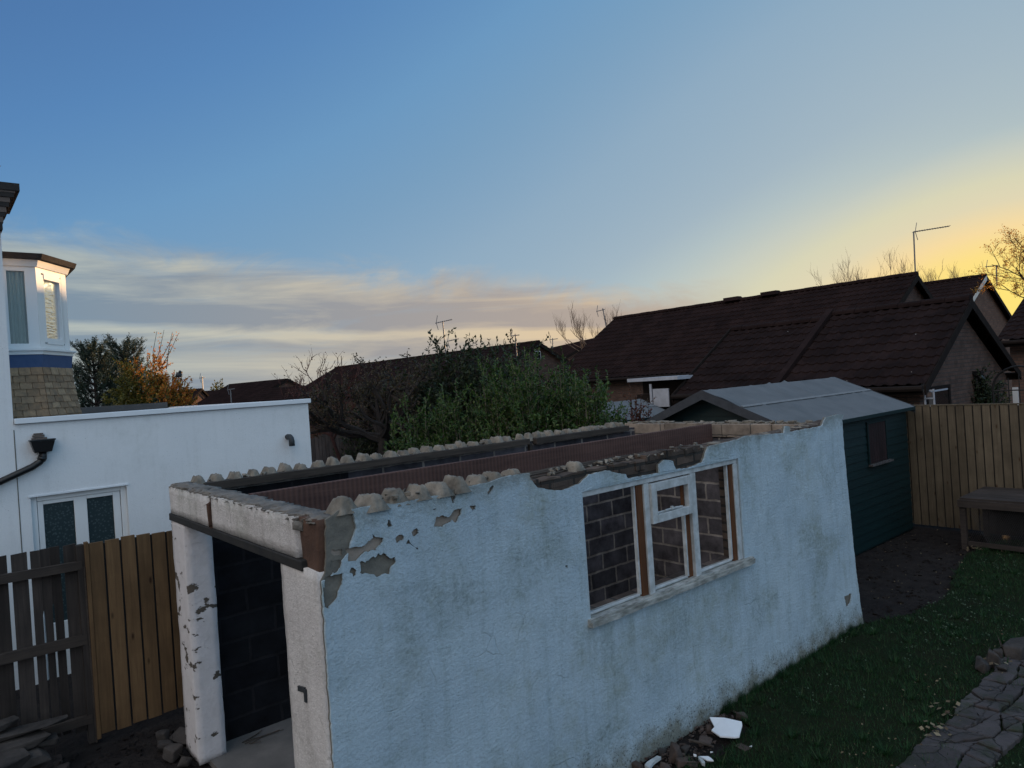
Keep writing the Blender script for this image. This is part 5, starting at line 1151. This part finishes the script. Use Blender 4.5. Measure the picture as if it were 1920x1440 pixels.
aerial('twin aerial mast above the dark bushes', (836, 830), 660, 602, 30, [(0, 816, 606, 848, 599, 8, .14), (0, 838, 640, 860, 635, 6, .14)])
aerial('small aerial above the bushes left of the vented gable', (968, 966), 650, 626, 30, [(0, 958, 630, 974, 628, 4, .12)])
aerial('tiny aerial over the orange gabled house', (380, 379), 728, 706, 66, [(0, 374, 709, 384, 708, 4, .2)])
aerial('small aerial on the ridge of the russet brick house', (1868, 1868), 515, 497, 33, [(0, 1848, 500, 1872, 498, 6, .14)])
aerial('faint aerial beside the bare tree behind the long roof', (1136, 1130), 600, 578, 44, [(0, 1118, 584, 1134, 580, 5, .16)])
aerial('distant small aerial over the far dark roof', (1036, 1036), 646, 634, 60, [(0, 1030, 637, 1046, 635, 4, .16)])
aerial('low aerial in front of the distant red brown roof', (433, 432), 742, 730, 30, [(0, 426, 731, 440, 729, 3, .1)])

# ------------------------------------------------------------------ yard clutter
def single(name, mb, m_, base, label, cat, group=None, **k): return tag(mb.build(name, m_, base=base, **k), label, cat, group)
# bench with wire mesh at the right fence
hb_ = thing('wire_hutch', (10.1, -.35, 0), 'weathered timber potting bench with wire mesh sides against tan fence', 'bench')
q = MB()
for i in range(5): q.box(9.50+i*.215, 9.705+i*.215, -2.2, .20, .70, .728)
q.build('top', M['hutch'], hb_)
q = MB(); q.box(9.47, 9.498, -2.2, .22, .60, .70); q.build('apron', M['hutch'], hb_)
for x in (9.50, 10.45):
    for y in (.14, -2.1): q = MB(); q.box(x, x+.07, y, y+.07, 0, .695); q.build('leg', M['hutch'], hb_)
q = MB(); q.box(9.51, 9.55, -2.03, .13, .06, .12); q.build('rail', M['hutch'], hb_)
q = MB()
for k in range(-26, 90):
    for s_ in (1, -1):
        y0 = .13-k*.024; a = Vector((9.53, y0, .12)); b = a+Vector((0, -s_*.48*.5, .48)) 
        if -2.03 < b.y < .14 and -2.03 < a.y < .14: q.tube([a, b], .0018, .0018, 3, cap=False)
q.build('wire_mesh', M['wire'], hb_)
q = MB(); q.box(10.44, 10.45, -2.03, .13, .05, .69); q.build('back_panel', M['old_fence'], hb_)
# plasterboard scraps and rubble by the wall
P = [atz(*p, .06) for p in ((1331, 1353), (1358, 1354), (1391, 1359), (1392, 1364), (1386, 1381), (1376, 1382), (1350, 1380), (1334, 1370), (1340, 1365))]
zz = [.085, .085, .075, .07, .05, .05, .05, .055, .06]
q = MB(); q.prism([(p.x, p.y, z) for p, z in zip(P, zz)], (0, 0, .010)); single('plasterboard_piece', q, M['plaster'], (3.03, -.18, 0), 'large bright white plasterboard piece lying on grass by the wall', 'board')
P = [atz(*p, .05) for p in ((1312, 1420), (1328, 1420), (1334, 1424), (1338, 1428), (1326, 1427))]
q = MB(); q.prism([(p.x, p.y, .05) for p in P], (0, 0, .009)); single('plasterboard_scrap', q, M['plaster'], P[0], 'small pointed white plasterboard scrap at the bottom edge of the grass', 'board')
P = [atz(*p, .07) for p in ((1209, 1440), (1213, 1434), (1232, 1422), (1240, 1424), (1226, 1434), (1218, 1445))]
q = MB(); q.prism([(p.x, p.y, .07) for p in P], (0, 0, .02)); single('painted_render_piece', q, M['win_white'], P[0], 'narrow piece of white painted render on the rubble against the wall', 'rubble')
P = [atz(*p, .05) for p in ((1309, 1423), (1312, 1421), (1322, 1432), (1322, 1436), (1316, 1434))]
q = MB(); q.prism([(p.x, p.y, .045) for p in P], (0, 0, .02)); single('render_sliver', q, M['win_white'], P[0], 'white painted sliver beside the small pointed plasterboard scrap', 'rubble')
for px, py, s_, lb in ((1303, 1416, .012, 'small white pebble sized crumb left of the pointed scrap'), (1334, 1411, .009, 'tiny white crumb on grass above the pointed scrap'), (1407, 1400, .011, 'tiny pale crumb on grass right of the large white piece')):
    c = atz(px, py, .04); q = MB(); q.rock(c, (s_, s_*.8, s_*.7), px); single('plaster_crumb', q, M['plaster'], c, lb, 'rubble')
for px, py, s_, mm, lb in ((1265, 1420, (.055, .05, .07), 'redstone', 'upright brown brick lump at the wall foot, largest of the rubble'), (1280, 1432, (.05, .045, .04), 'redstone', 'brown lump leaning on the upright brick lump'), (1245, 1440, (.05, .05, .03), 'redstone', 'broken brick lump below the narrow white render piece'), (1300, 1434, (.05, .04, .03), 'redstone', 'flat brown lump left of the white painted sliver'), (1245, 1411, (.04, .04, .03), 'stone', 'grey stone tucked against the wall above the rubble'),
      (1392, 1342, (.05, .035, .035), 'redstone', 'brown brick lump on grass beyond the large white piece'), (1330, 1366, (.035, .035, .03), 'redstone', 'dark brick lump under the left end of the white piece'), (1393, 1398, (.06, .04, .015), 'redstone', 'flat brown fragment in grass below the white piece'), (1196, 1438, (.05, .04, .03), 'redstone', 'dark brown lump at the bottom edge against the wall'), (1285, 1405, (.035, .03, .03), 'stone', 'grey lump between wall and upright brick lump'), (1322, 1388, (.06, .05, .02), 'redstone', 'flat dark slate like fragment beside the stick')):
    c = atz(px, py, .03); q = MB(); q.rock((c.x, c.y, s_[2]*.75), s_, px+py); single('rubble_lump', q, M[mm], c, lb, 'rubble')
rr = random.Random(5); q = MB()
for i in range(420):
    x = 2.05+1.15*rr.random(); y = -.02-.26*rr.random()*(.5+.5*(x < 2.8)); s_ = rr.uniform(.004, .022)*rr.uniform(.4, 1); q.rock((x, y, .018+s_*.4), (s_, s_*.8, s_*.6), i+900, n=8)
tag(q.build('rubble_grit', M['redstone']), kind='stuff')
q = MB(); a, b = atz(1293, 1388, .06), atz(1338, 1400, .05); q.tube([a, a.lerp(b, .5)+Vector((0, 0, .004)), b], .011, .009, 6); single('wood_stick', q, M['plate'], a, 'brown wooden stick lying among rubble by the wall', 'stick')
# path edge stones
for i, (px, py, s_, lb) in enumerate(((1842, 1252, (.11, .06, .05), 'flat grey stone on the near end of the path edge'), (1866, 1244, (.10, .07, .08), 'blocky stone between the flat stone and the long stone'), (1905, 1226, (.20, .09, .09), 'long grey edging stone cut by the right edge of the photo'), (1880, 1263, (.05, .04, .04), 'small pale stone on the path below the blocky stone'), (1872, 1233, (.05, .04, .05), 'small round stone behind the blocky stone'))):
    c = atz(px, py, .03); q = MB(); q.rock((c.x, c.y, .03+s_[2]*.6), s_, i+1200, rot=Matrix.Rotation(.1, 3, 'Z')); single('edging_stone', q, M['stone'], c, lb, 'stone', 'stones along the path')
def leafpile(px, py, n, rad, seed, lb):
    c = atz(px, py, .04); rr = random.Random(seed); q = MB()
    for i in range(n):
        p = c+Vector((rr.gauss(0, rad), rr.gauss(0, rad), rr.uniform(.0, .05))); leaf(q, p, rv(rr, .35).normalized(), Vector((rr.uniform(-.4, .4), rr.uniform(-.4, .4), 1)), rr.uniform(.03, .06), .035)
    tag(q.build('fallen_leaves', M['deadleaf'], base=c), kind='stuff')
leafpile(1752, 1372, 16, .05, 1, 'dead pale leaves at the path edge nearest the camera')
leafpile(1778, 1335, 12, .05, 2, 'dead leaves at the middle of the path edge')
leafpile(1885, 1253, 10, .05, 3, 'dead leaves beside the edging stones')
leafpile(1832, 1030, 22, .05, 4, 'yellowish dead leaves at the foot of the bench')
# stones and slabs by the left fence
for i, (px, py, s_, lb) in enumerate(((305, 1378, (.06, .05, .05), 'rounded stone on soil left of the garage door post'), (340, 1378, (.13, .06, .05), 'long tilted stone leaning on garage door post'), (322, 1412, (.08, .06, .06), 'pale angular stone in front of the long tilted stone'), (331, 1397, (.035, .03, .03), 'small pale stone between the two larger stones'), (309, 1398, (.06, .06, .05), 'dark stone between rounded stone and pale angular stone'), (345, 1425, (.06, .05, .04), 'low dark stone at the foot of the garage door post'))):
    c = atz(px, py, .05); q = MB(); q.rock((c.x, c.y, s_[2]*.9), s_, i+1500); single('loose_stone', q, M['stone'], c, lb, 'stone', 'stones by the garage door')
for i, (px, py, yy, s_, lb) in enumerate(((42, 1372, 3.28, (.30, .10, .028), 'topmost flat stone slab of the pile by old fence'), (78, 1392, 3.22, (.13, .09, .030), 'brown slab under the topmost slab, right side of the pile'), (25, 1398, 3.20, (.24, .12, .035), 'large slab low in the pile by old fence'), (50, 1424, 3.08, (.17, .10, .045), 'lower dark slab in front of the pile'), (8, 1357, 3.33, (.10, .06, .03), 'small stone behind the topmost slab'), (10, 1432, 3.05, (.16, .12, .06), 'thick dark stone at the bottom left of the pile'))):
    c = aty(px, py, yy); q = MB(); q.rock((c.x, yy, max(c.z, s_[2])), s_, i+1600, n=20, rot=Matrix.Rotation(.12*i-.2, 3, 'Z') @ Matrix.Rotation(.04*(i-2), 3, 'X')); single('stone_slab', q, M['stone'], (c.x, yy, max(0, c.z-s_[2])), lb, 'stone', 'slab pile by old fence')
q = MB()
for k in range(60):
    x, y = -1.45+.62*R.random(), 3.05+.35*R.random(); h = .24*R.random()*max(.05, 1-abs(x+1.3)/.5); q.rock((x, y, max(.01, h)), (.07*R.uniform(.5, 1.2), .06, .03), k+1700, n=10)
tag(q.build('rubble_heap', M['redstone']), kind='stuff')
q = MB(); rr = random.Random(8)
for i in range(7):
    a = Vector((.28+.2*rr.random(), 2.45-.1*rr.random(), .042)); q.tube([a, a+Vector((rr.uniform(.05, .3), rr.uniform(-.1, .05), .01))], .004, .003, 4)
tag(q.build('twig_litter', M['plate']), kind='stuff')
# gate, lattice
c = atx(1912, 735, 13.2); ga = thing('garden_gate', (c.x, c.y, 0), 'black wrought iron arched garden gate beside the nearest brick gable', 'gate')
q = MB(); rad = .40
for s_ in (-1, 1): q.tube([(c.x, c.y+s_*rad, 0), (c.x, c.y+s_*rad, 2.05)], .018, .018, 6)
q.tube([(c.x, c.y+rad*math.cos(a), 2.05+rad*math.sin(a)) for a in [PI*i/12 for i in range(13)]], .018, .018, 6); q.build('frame', M['iron'], ga)
q = MB()
for k in range(5): y = c.y-rad+.8*(k+.5)/5; q.tube([(c.x, y, .1), (c.x, y, 2.05+.25*math.sin(PI*(k+.5)/5))], .008, .008, 5)
for z in (.15, 1.2, 2.03): q.tube([(c.x, c.y-rad, z), (c.x, c.y+rad, z)], .012, .012, 5)
q.build('bars', M['iron'], ga)
c = atx(1905, 750, 14.5); q = MB(); q.box(c.x, c.x+.03, c.y-.04, c.y+.05, 0, 2.02); gp = single('white_post', q, M['white_paint'], (c.x, c.y, 0), 'pale white post behind the iron gate at the right edge', 'post')
c = atx(1742, 740, 11.75); tl = thing('lattice_trellis', (c.x, c.y, 0), 'pale narrow lattice trellis behind tan fence beside the dark doorway', 'trellis')
q = MB()
for dy in (-.07, .07): q.box(c.x, c.x+.02, c.y+dy-.012, c.y+dy+.012, 0, 2.16)
q.build_split('upright', M['lattice'], tl); q = MB()
for k in range(16): q.box(c.x-.012, c.x-.001, c.y-.08, c.y+.08, .1+k*.135, .125+k*.135)
q.build('crossbars', M['lattice'], tl)
# bird on the autumn tree
q = MB(); c = at(335, 703, 23.3); q.blob(c, .10, .07, .09, 3, .05, 1, 3); q.blob(c+CR*.05+Vector((0, 0, .10)), .05, .05, .05, 4, .03, 1, 2); q.prism([c+CR*-.06, c+CR*-.05+CB*.04, c+CR*-.19+Vector((0, 0, -.12))], (0, .01, .02)); q.prism([c+CR*.09+Vector((0, 0, .11)), c+CR*.09+Vector((0, 0, .085)), c+CR*.135+Vector((0, 0, .095))], (0, .01, 0))
single('pigeon', q, M['ventgrey'], c, 'dark pigeon perched on the olive bush right of the autumn tree', 'bird', smooth=True)
for o in bpy.data.objects:
    if '_b' in o: del o['_b']
